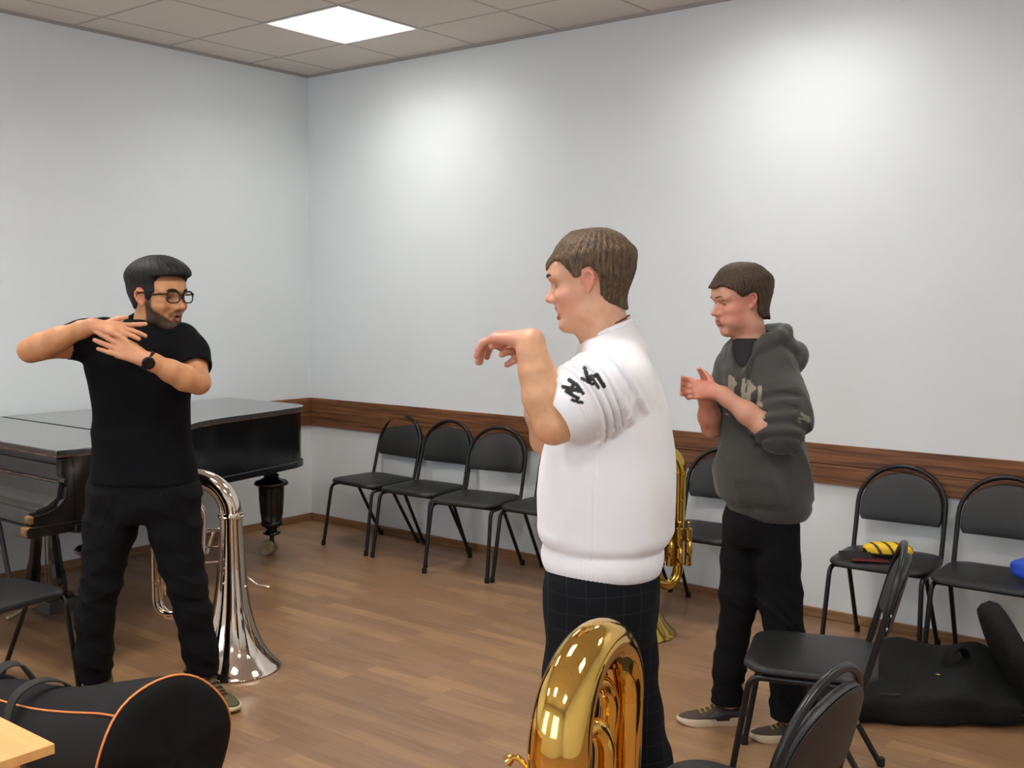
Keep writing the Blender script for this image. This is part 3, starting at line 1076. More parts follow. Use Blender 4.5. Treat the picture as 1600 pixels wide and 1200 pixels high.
xs_ = np.linspace(-1.0, 0, 26)
rings = [bag_ring(-1.02, .085)] + [bag_ring(x, float(interp(np.array(x), [s[0] for s in secs], [s[1] for s in secs]))) for x in xs_]
loft(bm, rings, True, False)
mesh_obj('bag_body', bm, M['bag_grey'], bg, angle=80)
bm = bmesh.new()
R0 = bag_ring(0, .228)
cc = Vector((0, 0, .228))
rings = [R0] + [[cc + (p - cc) * f + Vector((dx, 0, 0)) for p in R0] for f, dx in ((.97, .012), (.9, .021), (.75, .029), (.5, .035), (.25, .038), (.04, .039))]
loft(bm, rings, False, True)
mesh_obj('bell_end_panel', bm, M['bag'], bg, angle=80)
bm = bmesh.new(); tube(bm, [cc + (p - cc) * 1.012 for p in R0], .0034, 8, closed=True)
mesh_obj('piping', bm, M['orange'], bg)
for a_ in (136, 330):
    seg = []
    for x in np.linspace(0, -1.0, 40):
        rr = float(interp(np.array(x), [s[0] for s in secs], [s[1] for s in secs]))
        ring = bag_ring(x, rr)
        k = a_ / 360 * SEG + .7 * math.sin(x * 3)
        i0 = int(k) % SEG; f = k - int(k)
        p = ring[i0].lerp(ring[(i0 + 1) % SEG], f)
        c0 = Vector((x, 0, rr)); seg.append(c0 + (p - c0) * 1.012)
    bm = bmesh.new(); tube(bm, seg, .0033, 8)
    mesh_obj('piping', bm, M['orange'], bg)


def ribbon(bm, pts, wdir, wd, th=.003):
    P = [Vector(p) for p in pts]
    rings = []
    for i, p in enumerate(P):
        t = (P[min(i + 1, len(P) - 1)] - P[max(i - 1, 0)]).normalized()
        wv = Vector(wdir); wv = (wv - t * wv.dot(t)).normalized()
        nn = t.cross(wv)
        rings.append([p + wv * wd / 2 + nn * th, p - wv * wd / 2 + nn * th, p - wv * wd / 2 - nn * th, p + wv * wd / 2 - nn * th])
    loft(bm, rings)


bm = bmesh.new()
ribbon(bm, catmull([(-.66, -.125, .150), (-.66, -.130, .21), (-.655, -.105, .272), (-.64, -.05, .302), (-.62, .0, .300), (-.61, .04, .275), (-.61, .055, .245)], 6), (1, 0, 0), .042)
mesh_obj('handle', bm, M['strap'], bg)
bm = bmesh.new()
ribbon(bm, catmull([(-.99, -.02, .215), (-.97, .01, .262), (-.93, .05, .268), (-.90, .08, .215)], 6), (1, 0, 0), .05)
mesh_obj('handle', bm, M['strap'], bg)
tag(bg, 'large black tuba bag with orange piping lying next to the desk', 'bag')

# ------------------------------------------------------------------ old black soft case on the floor under the right-hand chairs
cs = empty('soft_case', (4.28, -.98, 0), math.atan2(.6, .8))
F = Field(axis(-.30, .62, .009), axis(-.42, .46, .009), axis(-.03, .30, .009))
def case_fn(X, Y, Z):
    # local x to the right, y away from the camera
    hw = .165 + .03 * np.clip((X + .1) / .5, 0, 1)
    u = np.abs((X - .14) / .415); v = np.abs((Y + .02) / (hw + .02)); 
    top = .115 + .105 * np.clip((Y + .17) / .36, 0, 1) + .012 * np.sin(9 * X + 4 * Y) + .008 * np.sin(21 * X - 13 * Y)
    wz = np.abs((Z - top / 2) / (top / 2))
    q = (u ** 7 + v ** 7 + wz ** 5) ** (1 / 7.)
    return (q - 1) * .09
F.add((V(-.29, -.3, 0), V(.6, .4, .24), case_fn), .01)
nz_ = vnoise(3)
F.displace(lambda x, y, z: .004 * nz_(x * 28, y * 22, z * 30))
F.cut(lambda x, y, z: .001 - z, .003)
F.build('case_body', M['bag_old'], cs)
# round bell lid standing open at the right end
bm = bmesh.new()
lathe(bm, [(.02, -.03), (.15, -.028), (.19, -.02), (.20, .0), (.20, .03), (.185, .05), (.12, .06), (.02, .064)], 44)
ld = mesh_obj('bell_lid', bm, M['bag_old'], cs, angle=60)
ld.matrix_local = Matrix.Translation((.495, -.065, .200)) @ Matrix.Rotation(math.radians(-8), 4, 'Z') @ Matrix.Rotation(math.radians(66), 4, 'Y') @ Matrix.Scale(1.12, 4, (0, 1, 0)) @ Matrix.Scale(1.12, 4, (1, 0, 0))
bm = bmesh.new()
ribbon(bm, catmull([(.27, -.04, .155), (.29, -.02, .21), (.33, .0, .225), (.37, .03, .20), (.38, .04, .175)], 6), (1, -.4, 0), .03)
mesh_obj('handle', bm, M['bag'], cs)
bm = bmesh.new(); ribbon(bm, [(-.02, -.190, .105), (.05, -.192, .105), (.06, -.200, .07)], (0, -.3, 1), .02, .002)
mesh_obj('label_strap', bm, M['strap'], cs)
bm = bmesh.new(); lathe(bm, [(.012, 0), (.012, .004), (.006, .006)], 14, Matrix.Translation((.23, -.08, .148)))
mesh_obj('snap', bm, M['gold'], cs)
bm = bmesh.new()
tube(bm, [(-.25, -.194, .06), (.1, -.205, .062), (.5, -.226, .055)], .004, 8)
mesh_obj('zip', bm, M['strap'], cs)
tag(cs, 'worn black soft instrument case lying open on the floor under the chairs', 'case')

# ------------------------------------------------------------------ small things on the chairs
seat_top = SEAT_Z
yp = empty('striped_pouch', (4.125, -.36, seat_top + .004), .45)
my = mat('yellow_fabric', srgb(240, 200, 20), .6)
F = Field(axis(-.12, .12, .004), axis(-.07, .07, .004), axis(-.01, .09, .004))
F.add(ell((0, 0, .034), (.104, .048, .034), n=2.6), .01)
def ycol(P):
    s = np.sin(P[:, 0] * 120 + P[:, 2] * 60 + P[:, 1] * 50) > .72
    c = np.where(s[:, None] & (P[:, 2:3] > .02), 0.012, 1.0) * V(.86, .55, .01)
    c[P[:, 2] < .026] = (.012, .012, .012)
    return c
m_vc, N_, L_, b_ = new_mat('striped_fabric')
va = N_.new('ShaderNodeVertexColor'); va.layer_name = 'tint'
L_.new(va.outputs[0], b_.inputs['Base Color']); b_.inputs['Roughness'].default_value = .55
F.build('pouch', m_vc, yp, color=ycol)
bm = bmesh.new()
ribbon(bm, catmull([(-.06, -.03, .022), (-.12, -.06, .02), (-.18, -.03, .012), (-.20, .02, .006), (-.15, .035, .006), (-.07, .02, .012)], 6), (0, .3, 1), .018, .0015)
mesh_obj('strap', bm, M['strap'], yp)
tag(yp, 'yellow and black striped pouch lying on the chair seat by the wall', 'pouch')
rb = bmesh.new(); box(rb, -.075, .075, -.02, .02, 0, .006)
ro = mesh_obj('red_notebook', rb, mat('dark_red', srgb(92, 18, 24), .55), smooth=False, bevel=.001)
ro.location = (4.085, -.455, seat_top + .0015); ro.rotation_euler = (0, 0, .42)
tag(ro, 'thin dark red notebook in front of the striped pouch on the chair', 'notebook')
F = Field(axis(-.12, .12, .004), axis(-.09, .09, .004), axis(-.01, .12, .004))
F.add(ell((0, 0, .045), (.09, .06, .045), n=2.5), .01)
nz2 = vnoise(9)
F.displace(lambda x, y, z: .003 * nz2(x * 60, y * 60, z * 60))
bo = F.build('blue_pouch', mat('blue_fabric', srgb(30, 70, 190), .5))
bo.location = (4.715, -.37, seat_top + .003)
tag(bo, 'bright blue fabric pouch on the rightmost chair seat, cut by the frame', 'pouch')


# ------------------------------------------------------------------ people: shared builders
def nrm(v):
    v = np.asarray(v, float); return v / np.linalg.norm(v)


class Head:
    """frame of a head: O between the ears; f forward, l left, u up (u = 0 chin, .115 ear)"""
    FR = [(-.008, .045), (0, .066), (.01, .080), (.022, .084), (.036, .079), (.05, .080), (.062, .082), (.075, .082), (.09, .081), (.105, .081), (.122, .083), (.138, .091), (.155, .094), (.175, .089), (.195, .074), (.212, .050), (.225, .018), (.230, -.01)]
    BK = [(-.008, .03), (0, .015), (.02, -.005), (.045, -.025), (.07, -.055), (.095, -.082), (.12, -.10), (.15, -.108), (.175, -.105), (.195, -.09), (.212, -.065), (.225, -.035), (.230, -.016)]
    WD = [(-.008, .016), (0, .028), (.012, .038), (.03, .048), (.05, .056), (.07, .062), (.09, .067), (.11, .070), (.14, .074), (.165, .075), (.19, .068), (.21, .052), (.223, .032), (.230, .012)]

    def __init__(s, O, yaw, pitch=0.0, roll=0.0, sc=1.0, wide=1.0):
        f = V(math.cos(yaw) * math.cos(pitch), math.sin(yaw) * math.cos(pitch), -math.sin(pitch))
        l = V(-math.sin(yaw), math.cos(yaw), 0)
        u = np.cross(f, l)
        l, u = l * math.cos(roll) + u * math.sin(roll), u * math.cos(roll) - l * math.sin(roll)
        s.R = np.stack([f, l, u], 1); s.O = V(*O); s.sc = sc; s.wide = wide; s.pitch = pitch

    def w(s, f, l, u): return s.O + s.R @ (V(f, l * s.wide, u - .115) * s.sc)

    def loc(s, X, Y, Z):
        x, y, z = X - s.O[0], Y - s.O[1], Z - s.O[2]
        R = s.R
        return [(x * R[0, i] + y * R[1, i] + z * R[2, i]) / s.sc for i in range(3)]

    def skull(s, off=0.0):
        def fn(X, Y, Z):
            f, l, u = s.loc(X, Y, Z); u = u + .115; l = l / s.wide
            fr = interp(u, *zip(*s.FR)); bk = interp(u, *zip(*s.BK)); wd = interp(u, *zip(*s.WD))
            c = (fr + bk) / 2; h = np.maximum((fr - bk) / 2, .004); wd = np.maximum(wd, .004)
            n = 2.25
            q = (np.abs((f - c) / h) ** n + np.abs(l / wd) ** n) ** (1 / n)
            d = (q - 1) * np.minimum(h, wd)
            e = np.maximum(u - .172, -.008 - u)
            d = smax(d, e + 0 * d, .010)
            a, b, g = .0985, .0755, .078
            fu, lu, gu = (f + .0075) / a, l / b, (u - .153) / g
            q = np.sqrt(fu * fu + lu * lu + gu * gu)
            gr = np.sqrt((fu / a) ** 2 + (lu / b) ** 2 + (gu / g) ** 2) + 1e-6
            return (smin(d, q * (q - 1) / gr, .022) - off) * s.sc
        return s.O - .18 * s.sc, s.O + .18 * s.sc, fn

    def C(s, a, b, ra, rb=None): return cap(s.w(*a), s.w(*b), ra * s.sc, (rb or ra) * s.sc)
    def E(s, c, r, n=2.0, rot=None): return ell(s.w(*c), V(*r) * s.sc, s.R if rot is None else s.R @ rot, n)

    def add_to(s, F, mouth=.004, puff=0.0, nose=1.0, purse=0.0, jaw=1.0):
        F.add(s.skull(), .01)
        F.add(s.E((.066, 0, .013), (.017, .022, .015)), .015)            # chin
        for k in (-1, 1):
            F.add(s.E((.054, k * .043, .090), (.028, .022, .020)), .02)  # cheekbone
            F.add(s.E((.0, k * .050 * jaw, .042), (.026, .012, .022)), .02)   # jaw angle
            F.add(s.C((.088, k * .012, .139), (.070, k * .048, .138), .009), .014)   # brow ridge
            if puff: F.add(s.E((.052, k * .040, .052), (.032, .024, .026)), .02)
        # sockets, then nose
        for k in (-1, 1):
            F.add(s.E((.0880, k * .0325, .1178), (.0150, .0168, .0098)), .008, sub=True)
        t = nose
        F.add(s.C((.078, 0, .130), (.087, 0, .106), .0085, .0095), .012)
        F.add(s.C((.087, 0, .106), (.0955 + .006 * t, 0, .0865), .0095, .0095), .010)
        F.add(s.C((.094, 0, .084), (.082, 0, .078), .0085, .009), .010)
        for k in (-1, 1):
            F.add(s.C((.080, k * .009, .098), (.085, k * .012, .084), .008, .009), .010)
            F.add(s.E((.0895, k * .0118, .0825), (.0115, .0072, .0078)), .006)
            F.add(s.E((.0945, k * .0065, .0755), (.0045, .0028, .003)), .003, sub=True)
        # mouth: muzzle mound, opening, lips
        F.add(s.E((.070 + purse, 0, .056), (.020, .026, .018)), .014)
        zo = mouth
        F.add(s.E((.092 + purse, 0, .0545 - zo * .4), (.016, .016 - purse, .002 + zo)), .004, sub=True)
        w_ = .022 - purse * 1.1
        for k in (-1, 1):
            F.add(s.C((.0870 + purse, 0, .0605), (.077 + purse * .6, k * w_, .0555), .0042, .0028), .004)
            F.add(s.C((.0845 + purse, 0, .0485 - zo), (.076 + purse * .6, k * w_ * .9, .053), .0050, .0028), .004)
        # ears
        def e(f, l, u): return (-.008 + (f + .008) * .74, l, .117 + (u - .117) * .88)
        for k in (-1, 1):
            pts = [(.010, .0700, .116), (.009, .0745, .130), (.000, .0790, .141), (-.012, .0830, .144), (-.022, .0850, .136), (-.024, .0845, .121), (-.018, .081, .106), (-.010, .0765, .096)]
            for a, b in zip(pts, pts[1:]):
                F.add(s.C(e(a[0], k * a[1], a[2]), e(b[0], k * b[1], b[2]), .0038), .0035)
            F.add(s.E(e(-.008, k * .0735, .119), (.011, .0035, .020)), .004)
            F.add(s.E(e(-.001, k * .0735, .092), (.0068, .0042, .0085)), .005)
            F.add(s.E(e(-.004, k * .0835, .116), (.0072, .0085, .0125)), .003, sub=True)
            F.add(s.C(e(-.012, k * .080, .110), e(-.014, k * .080, .128), .0025), .002)

    def regions(s, P):
        f, l, u = s.loc(P[:, 0], P[:, 1], P[:, 2]); return f, l / s.wide, u + .115

    def eyes(s, root, iris, sy=1.0, lid=None):
        for k in (-1, 1):
            bm = bmesh.new()
            bmesh.ops.create_uvsphere(bm, u_segments=24, v_segments=16, radius=.0122 * s.sc)
            c = s.w(.0668, k * .031, .1175)
            Mx = Matrix.Translation(Vector(c)) @ Matrix([list(r_) for r_ in s.R]).to_4x4() @ Matrix.Rotation(PI / 2, 4, 'Y')
            ir = []
            for v in bm.verts: v.co = Mx @ v.co
            me_o = mesh_obj('eye', bm, M['eye_white'], root)
            me_o.data.materials.append(iris); me_o.data.materials.append(M['pupil'])
            F_ = Vector(s.R[:, 0])
            for p in me_o.data.polygons:
                d = (Vector(p.center) - Vector(c)).normalized().dot(F_)
                if d > .97: p.material_index = 2
                elif d > .86: p.material_index = 1
            # upper and lower lids: thin skin over the eyeball, thicker at the lashes
            bm = bmesh.new()
            for sg, z0 in ((1, .0056 * sy), (-1, -.0046)):
                grid = []
                for i in range(13):
                    a = -1 + 2 * i / 12
                    ue = z0 * (1 - abs(a) ** 2.4 * .9)
                    row = []
                    for t_ in range(6):
                        uu = ue + sg * (.0135 - abs(ue)) * t_ / 5
                        rr = .0131 + (.0006 if t_ == 0 else 0)
                        yy = a * .0128
                        ff = .0668 + math.sqrt(max(rr * rr - (yy * .8) ** 2 - uu * uu * .8, 0))
                        row.append(bm.verts.new(s.w(ff, k * .031 + yy, .1175 + uu)))
                    grid.append(row)
                for A_, B_ in zip(grid, grid[1:]):
                    for t_ in range(5): bm.faces.new((A_[t_], A_[t_ + 1], B_[t_ + 1], B_[t_]))
                tube(bm, [r_[0].co.copy() for r_ in grid], .0011 * s.sc, 6)
            mesh_obj('eyelid', bm, lid, root)

    def brows(s, root, m, th=.0036):
        for k in (-1, 1):
            bm = bmesh.new()
            pts = [s.w(.0985, k * .014, .1385), s.w(.0975, k * .024, .1425), s.w(.090, k * .037, .1435), s.w(.079, k * .049, .138)]
            tube(bm, catmull(pts, 4), [th * s.sc * q for q in (.7, .9, 1, 1.1, 1.1, 1.1, 1.1, 1.1, 1.0, .9, .75, .6, .3)], 8)
            mesh_obj('eyebrow', bm, m, root)


def poly_sdf(px, py, pts):
    P = np.asarray(pts, float)
    d = np.full(px.shape, 1e9); sgn = np.ones(px.shape)
    n = len(P)
    j = n - 1
    for i in range(n):
        ex, ey = P[j] - P[i]
        wx, wy = px - P[i, 0], py - P[i, 1]
        t = np.clip((wx * ex + wy * ey) / (ex * ex + ey * ey), 0, 1)
        d = np.minimum(d, (wx - ex * t) ** 2 + (wy - ey * t) ** 2)
        c1 = py >= P[i, 1]; c2 = py < P[j, 1]; c3 = ex * wy > ey * wx
        fl = (c1 & c2 & c3) | (~c1 & ~c2 & ~c3)
        sgn = np.where(fl, -sgn, sgn)
        j = i
    return sgn * np.sqrt(d)


def hair_mesh(head, root, poly, thick, m, seed=1, amp=.0025, unpitch=True, drop=0.0, neck=None):
    """hair = thickened skull kept inside a side-view outline given round the ear"""
    O = head.O; s = head.sc
    st = .0026
    F = Field(axis(O[0] - .17 * s, O[0] + .17 * s, st), axis(O[1] - .15 * s, O[1] + .15 * s, st), axis(O[2] - .10, O[2] + .17 * s, st))
    sk = head.skull(0.0)
    F.F[:] = sk[2](F.x[:, None, None], F.y[None, :, None], F.z[None, None, :])
    if neck: F.F = smin(F.F, neck[2](F.x[:, None, None], F.y[None, :, None], F.z[None, None, :]).astype(np.float32), .03)
    nz = vnoise(seed); nz2 = vnoise(seed + 5)
    X = F.x[:, None, None]; Y = F.y[None, :, None]; Z = F.z[None, None, :]
    f, l, u = head.loc(X, Y, Z); u = u + .115
    f = f + 0 * u; l = l + 0 * u; u = u + 0 * f
    if unpitch:
        c, sn = math.cos(head.pitch), math.sin(head.pitch)
        fi = f * c + (u - .115) * sn; wi = (u - .115) * c - f * sn
    else: fi, wi = f, u - .115
    t = thick(f, l, u)
    ang = np.arctan2(l, f + .02)
    strand = np.sin(ang * 31 + 13 * nz(f * 20, l * 20, u * 13)) * .4 + np.sin(ang * 71 + 18 * nz2(f * 26, l * 26, u * 14)) * .4
    clump = nz(f * 60, l * 60, u * 35)
    F.F -= (t * s + amp * (strand + .8 * clump)).astype(np.float32)
    edge = .0016 * np.sin(ang * 63 + 16 * nz2(f * 25, l * 25, u * 20)) + .0016 * nz2(f * 190, l * 190, u * 120) + .0018 * nz(f * 80, l * 80, u * 60)
    F.F = smax(F.F, ((poly_sdf(fi, wi, poly) + edge + drop * np.abs(l) * 0) * s).astype(np.float32), .004)
    # hollow out what lies well inside the skull, leaving a shell
    return F.build('hair', m, root, smooth=1)


def hand(F, wrist, d, t, sc=1.0, curl=(.25, .3, .35, .4), thumb=(.6, .75, .3), tcurl=.3, spread=.12, mirror=1, k=.0055):
    """hand with palm and five fingers: d wrist->knuckles, t towards the thumb side, palm normal n"""
    d = nrm(d); t = V(*t); t = nrm(t - d * (t @ d)); n = np.cross(d, t) * mirror
    w = V(*wrist)
    kn = [(.088, .030), (.091, .010), (.086, -.010), (.078, -.027)]
    lens = [(.041, .025, .020), (.045, .028, .021), (.041, .026, .020), (.032, .020, .018)]
    base = [.011, .004, -.004, -.011]
    r0 = [.0100, .0102, .0098, .0088]
    F.add(cap(w - d * .01 * sc, w + d * .02 * sc, .022 * sc, .019 * sc), .02)
    for i in range(4):
        a = w + (d * .012 + t * base[i]) * sc
        b = w + (d * kn[i][0] + t * kn[i][1] * .95) * sc
        F.add(cap(a, b, .0135 * sc, .0115 * sc), .014)
    F.add(cap(w + (d * .03 - n * -.004) * sc, w + d * .07 * sc, .014 * sc, .012 * sc), .014)
    F.add(cap(w + (d * .022 + t * .018 + n * .008) * sc, w + (d * .05 + t * .026 + n * .006) * sc, .014 * sc, .010 * sc), .012)
    for i in range(4):
        p = w + (d * kn[i][0] + t * kn[i][1] * .95) * sc
        a = 0
        fan = (1.5 - i) * spread
        dd = nrm(d * math.cos(fan) + t * math.sin(fan))
        r = r0[i]
        for j, L in enumerate(lens[i]):
            a += curl[i] * (1.0, 1.25, .7)[j]
            q = p + (dd * math.cos(a) + n * math.sin(a)) * L * sc
            F.add(cap(p, q, r * sc, (r - .0008) * sc), k if j == 0 else .003)
            p = q; r -= .0008
    p = w + (d * .024 + t * .020 + n * .008) * sc
    dd = nrm(d * thumb[0] + t * thumb[1] + n * thumb[2])
    r = .0125
    for j, L in enumerate((.038, .030, .024)):
        q = p + dd * L * sc
        F.add(cap(p, q, r * sc, (r - .0018) * sc), .008 if j == 0 else .003)
        p = q; r -= .0018
        dd = nrm(dd + d * tcurl - t * tcurl * .4)


def limb(F, pts, k=.02):
    """pts: (x, y, z, r)"""
    for a, b in zip(pts, pts[1:]): F.add(cap(a[:3], b[:3], a[3], b[3]), k)


def skin_mat(name):
    m, N, L, b = new_mat(name)
    va = N.new('ShaderNodeVertexColor'); va.layer_name = 'tint'
    tc = N.new('ShaderNodeTexCoord')
    ns = N.new('ShaderNodeTexNoise'); ns.inputs['Scale'].default_value = 45; ns.inputs['Detail'].default_value = 3
    L.new(tc.outputs['Object'], ns.inputs['Vector'])
    rr = N.new('ShaderNodeValToRGB')
    rr.color_ramp.elements[0].position = .3; rr.color_ramp.elements[0].color = (.93, .89, .88, 1)
    rr.color_ramp.elements[1].position = .7; rr.color_ramp.elements[1].color = (1.04, 1.03, 1.02, 1)
    L.new(ns.outputs['Fac'], rr.inputs[0])
    mx = N.new('ShaderNodeMixRGB'); mx.blend_type = 'MULTIPLY'; mx.inputs[0].default_value = 1
    L.new(va.outputs[0], mx.inputs[1]); L.new(rr.outputs[0], mx.inputs[2])
    L.new(mx.outputs[0], b.inputs['Base Color'])
    b.inputs['Roughness'].default_value = .48
    b.inputs['Subsurface Weight'].default_value = .06
    b.inputs['Subsurface Radius'].default_value = (.01, .004, .002)
    b.inputs['Subsurface Scale'].default_value = .6
    return m


def cloth_tint_mat(name, rough=.85, bscale=500, bump=.15, sheen=.2):
    m, N, L, b = new_mat(name)
    va = N.new('ShaderNodeVertexColor'); va.layer_name = 'tint'
    L.new(va.outputs[0], b.inputs['Base Color'])
    tc = N.new('ShaderNodeTexCoord')
    ns = N.new('ShaderNodeTexNoise'); ns.inputs['Scale'].default_value = bscale
    L.new(tc.outputs['Object'], ns.inputs['Vector'])
    bp = N.new('ShaderNodeBump'); bp.inputs['Strength'].default_value = bump; bp.inputs['Distance'].default_value = .003
    L.new(ns.outputs['Fac'], bp.inputs['Height']); L.new(bp.outputs[0], b.inputs['Normal'])
    b.inputs['Roughness'].default_value = rough; b.inputs['Sheen Weight'].default_value = sheen
    return m


def hair_mat(name, c1, c2):
    m, N, L, b = new_mat(name)
    tc = N.new('ShaderNodeTexCoord')
    mp = N.new('ShaderNodeMapping'); mp.inputs['Scale'].default_value = (1, 1, .14)
    L.new(tc.outputs['Object'], mp.inputs['Vector'])
    ns = N.new('ShaderNodeTexNoise'); ns.inputs['Scale'].default_value = 260; ns.inputs['Detail'].default_value = 6; ns.inputs['Distortion'].default_value = .5
    L.new(mp.outputs[0], ns.inputs['Vector'])
    r = N.new('ShaderNodeValToRGB')
    r.color_ramp.elements[0].position = .35; r.color_ramp.elements[0].color = c1
    r.color_ramp.elements[1].position = .68; r.color_ramp.elements[1].color = c2
    L.new(ns.outputs['Fac'], r.inputs[0]); L.new(r.outputs[0], b.inputs['Base Color'])
    bp = N.new('ShaderNodeBump'); bp.inputs['Strength'].default_value = .5; bp.inputs['Distance'].default_value = .004
    L.new(ns.outputs['Fac'], bp.inputs['Height']); L.new(bp.outputs[0], b.inputs['Normal'])
    b.inputs['Roughness'].default_value = .58
    b.inputs['Specular IOR Level'].default_value = .35
    return m


M['skin'] = skin_mat('skin')
M['eye_white'] = mat('eye_white', srgb(215, 208, 200), .2)
M['pupil'] = mat('pupil', srgb(12, 10, 10), .1)
M['iris_brown'] = mat('brown_iris', srgb(70, 45, 30), .15)
M['iris_grey'] = mat('grey_iris', srgb(95, 105, 110), .15)
M['cloth_tint'] = cloth_tint_mat('printed_fleece')
M['lid_tan'] = mat('tan_eyelid', srgb(160, 108, 78), .5)
M['lid_fair'] = mat('fair_eyelid', srgb(186, 134, 112), .5)

UPPER = {}


def shoe(root, name, heel, toe, up, sole, lace, high=.0, patch=None):
    """sneaker from heel to toe points on the floor"""
    h = V(*heel, 0); t = V(*toe, 0); L = np.linalg.norm(t - h); d = (t - h) / L; s = V(-d[1], d[0], 0)
    Mx = Matrix(((d[0], s[0], 0, h[0]), (d[1], s[1], 0, h[1]), (0, 0, 1, 0), (0, 0, 0, 1)))
    k = L / .28
    out = []
    prof = [(0, .0), (.004, .02), (.02, .033), (.06, .036), (.11, .034), (.16, .041), (.20, .047), (.24, .042), (.265, .028), (.278, .010), (.28, 0)]
    top = catmull([(x * k, w_ * k, 0) for x, w_ in prof], 4)
    out = [(p.x, p.y) for p in top][:-1] + [(p.x, -p.y * .92) for p in reversed(top)][:-1]
    out = out[::-1]
    bm = bmesh.new()
    n = len(out)
    lay = [(.97, .0), (1.0, .006), (1.0, .022), (.975, .027)]
    cx = .14 * k
    rings = [[bm.verts.new(Mx @ Vector((cx + (x - cx) * f, y * f, z + (.012 * max(0, (x / k - .2) / .08) ** 2 if z < .01 else .0) + (.008 * (1 - min(1, x / k / .12)) if z > .01 else 0)))) for x, y in out] for f, z in lay]
    bm.faces.new(rings[0]); bm.faces.new(rings[-1][::-1])
    for A, B in zip(rings, rings[1:]):
        for i in range(n): bm.faces.new((A[i], A[(i + 1) % n], B[(i + 1) % n], B[i]))
    r = mesh_obj(name, bm, sole, root, angle=50)      # sole carries the upper
    secs = [(.010, .028, .075 + high, .026), (.03, .033, .085 + high, .03), (.07, .035, .088 + high, .032), (.105, .035, .082 + high * .7, .03), (.14, .037, .068 + high * .2, .028), (.17, .041, .056, .026), (.205, .043, .046, .024), (.24, .037, .040, .02), (.262, .024, .036, .016), (.272, .010, .032, .010)]
    bm = bmesh.new()
    R = []
    for x, w_, z, _ in secs:
        ring = []
        for i in range(18):
            a = PI * i / 17
            c, sn = math.cos(a), math.sin(a)
            ww = w_ * (1 - .35 * sn ** 3 * (1 if z > .05 else .3))
            ring.append(bm.verts.new(Mx @ Vector((x * k, ww * c * k, (.02 + (z - .02) * sn ** .7) * k))))
        R.append(ring)
    for A, B in zip(R, R[1:]):
        for i in range(17): bm.faces.new((A[i], A[i + 1], B[i + 1], B[i]))
    bm.faces.new(R[0]); bm.faces.new(R[-1][::-1])
    u = mesh_obj('shoe_upper', bm, up, r, angle=60)
    bm = bmesh.new()
    for j in range(5):
        x = .115 + .018 * j
        z = float(interp(np.array(x), [q[0] for q in secs], [q[2] for q in secs])) + .001
        pts = [Mx @ Vector((x * k, -.02 * k, (z - .006) * k)), Mx @ Vector(((x + .006) * k, 0, (z + .003) * k)), Mx @ Vector((x * k, .02 * k, (z - .006) * k))]
        tube(bm, catmull(pts, 3), .0028, 6)
    pts = [Mx @ Vector((.112 * k, .01 * q, (.09 + high * .7 - .012 * q * q) * k)) for q in (-3, -2, -1, 0, 1, 2, 3)]
    tube(bm, pts, .003, 6)
    mesh_obj('shoe_laces', bm, lace, r)
    if patch:
        bm = bmesh.new()
        for sg in (-1, 1):
            pts = [(.05, .036, .05), (.09, .0375, .055), (.13, .0385, .045), (.16, .0405, .035)]
            tube(bm, [Mx @ Vector((x * k, sg * y * k, z * k)) for x, y, z in pts], [.012, .016, .015, .006], 8)
        mesh_obj('shoe_side_panel', bm, patch, r)
    return r


# ------------------------------------------------------------------ person in black, facing the camera with head turned right
def fold_noise(seed, sx, sy, sz, amp):
    n1 = vnoise(seed)
    def f(x, y, z):
        v = n1(x * sx, y * sy, z * sz)
        return -amp * ((1 - np.abs(v)) ** 2 - .38)
    return f


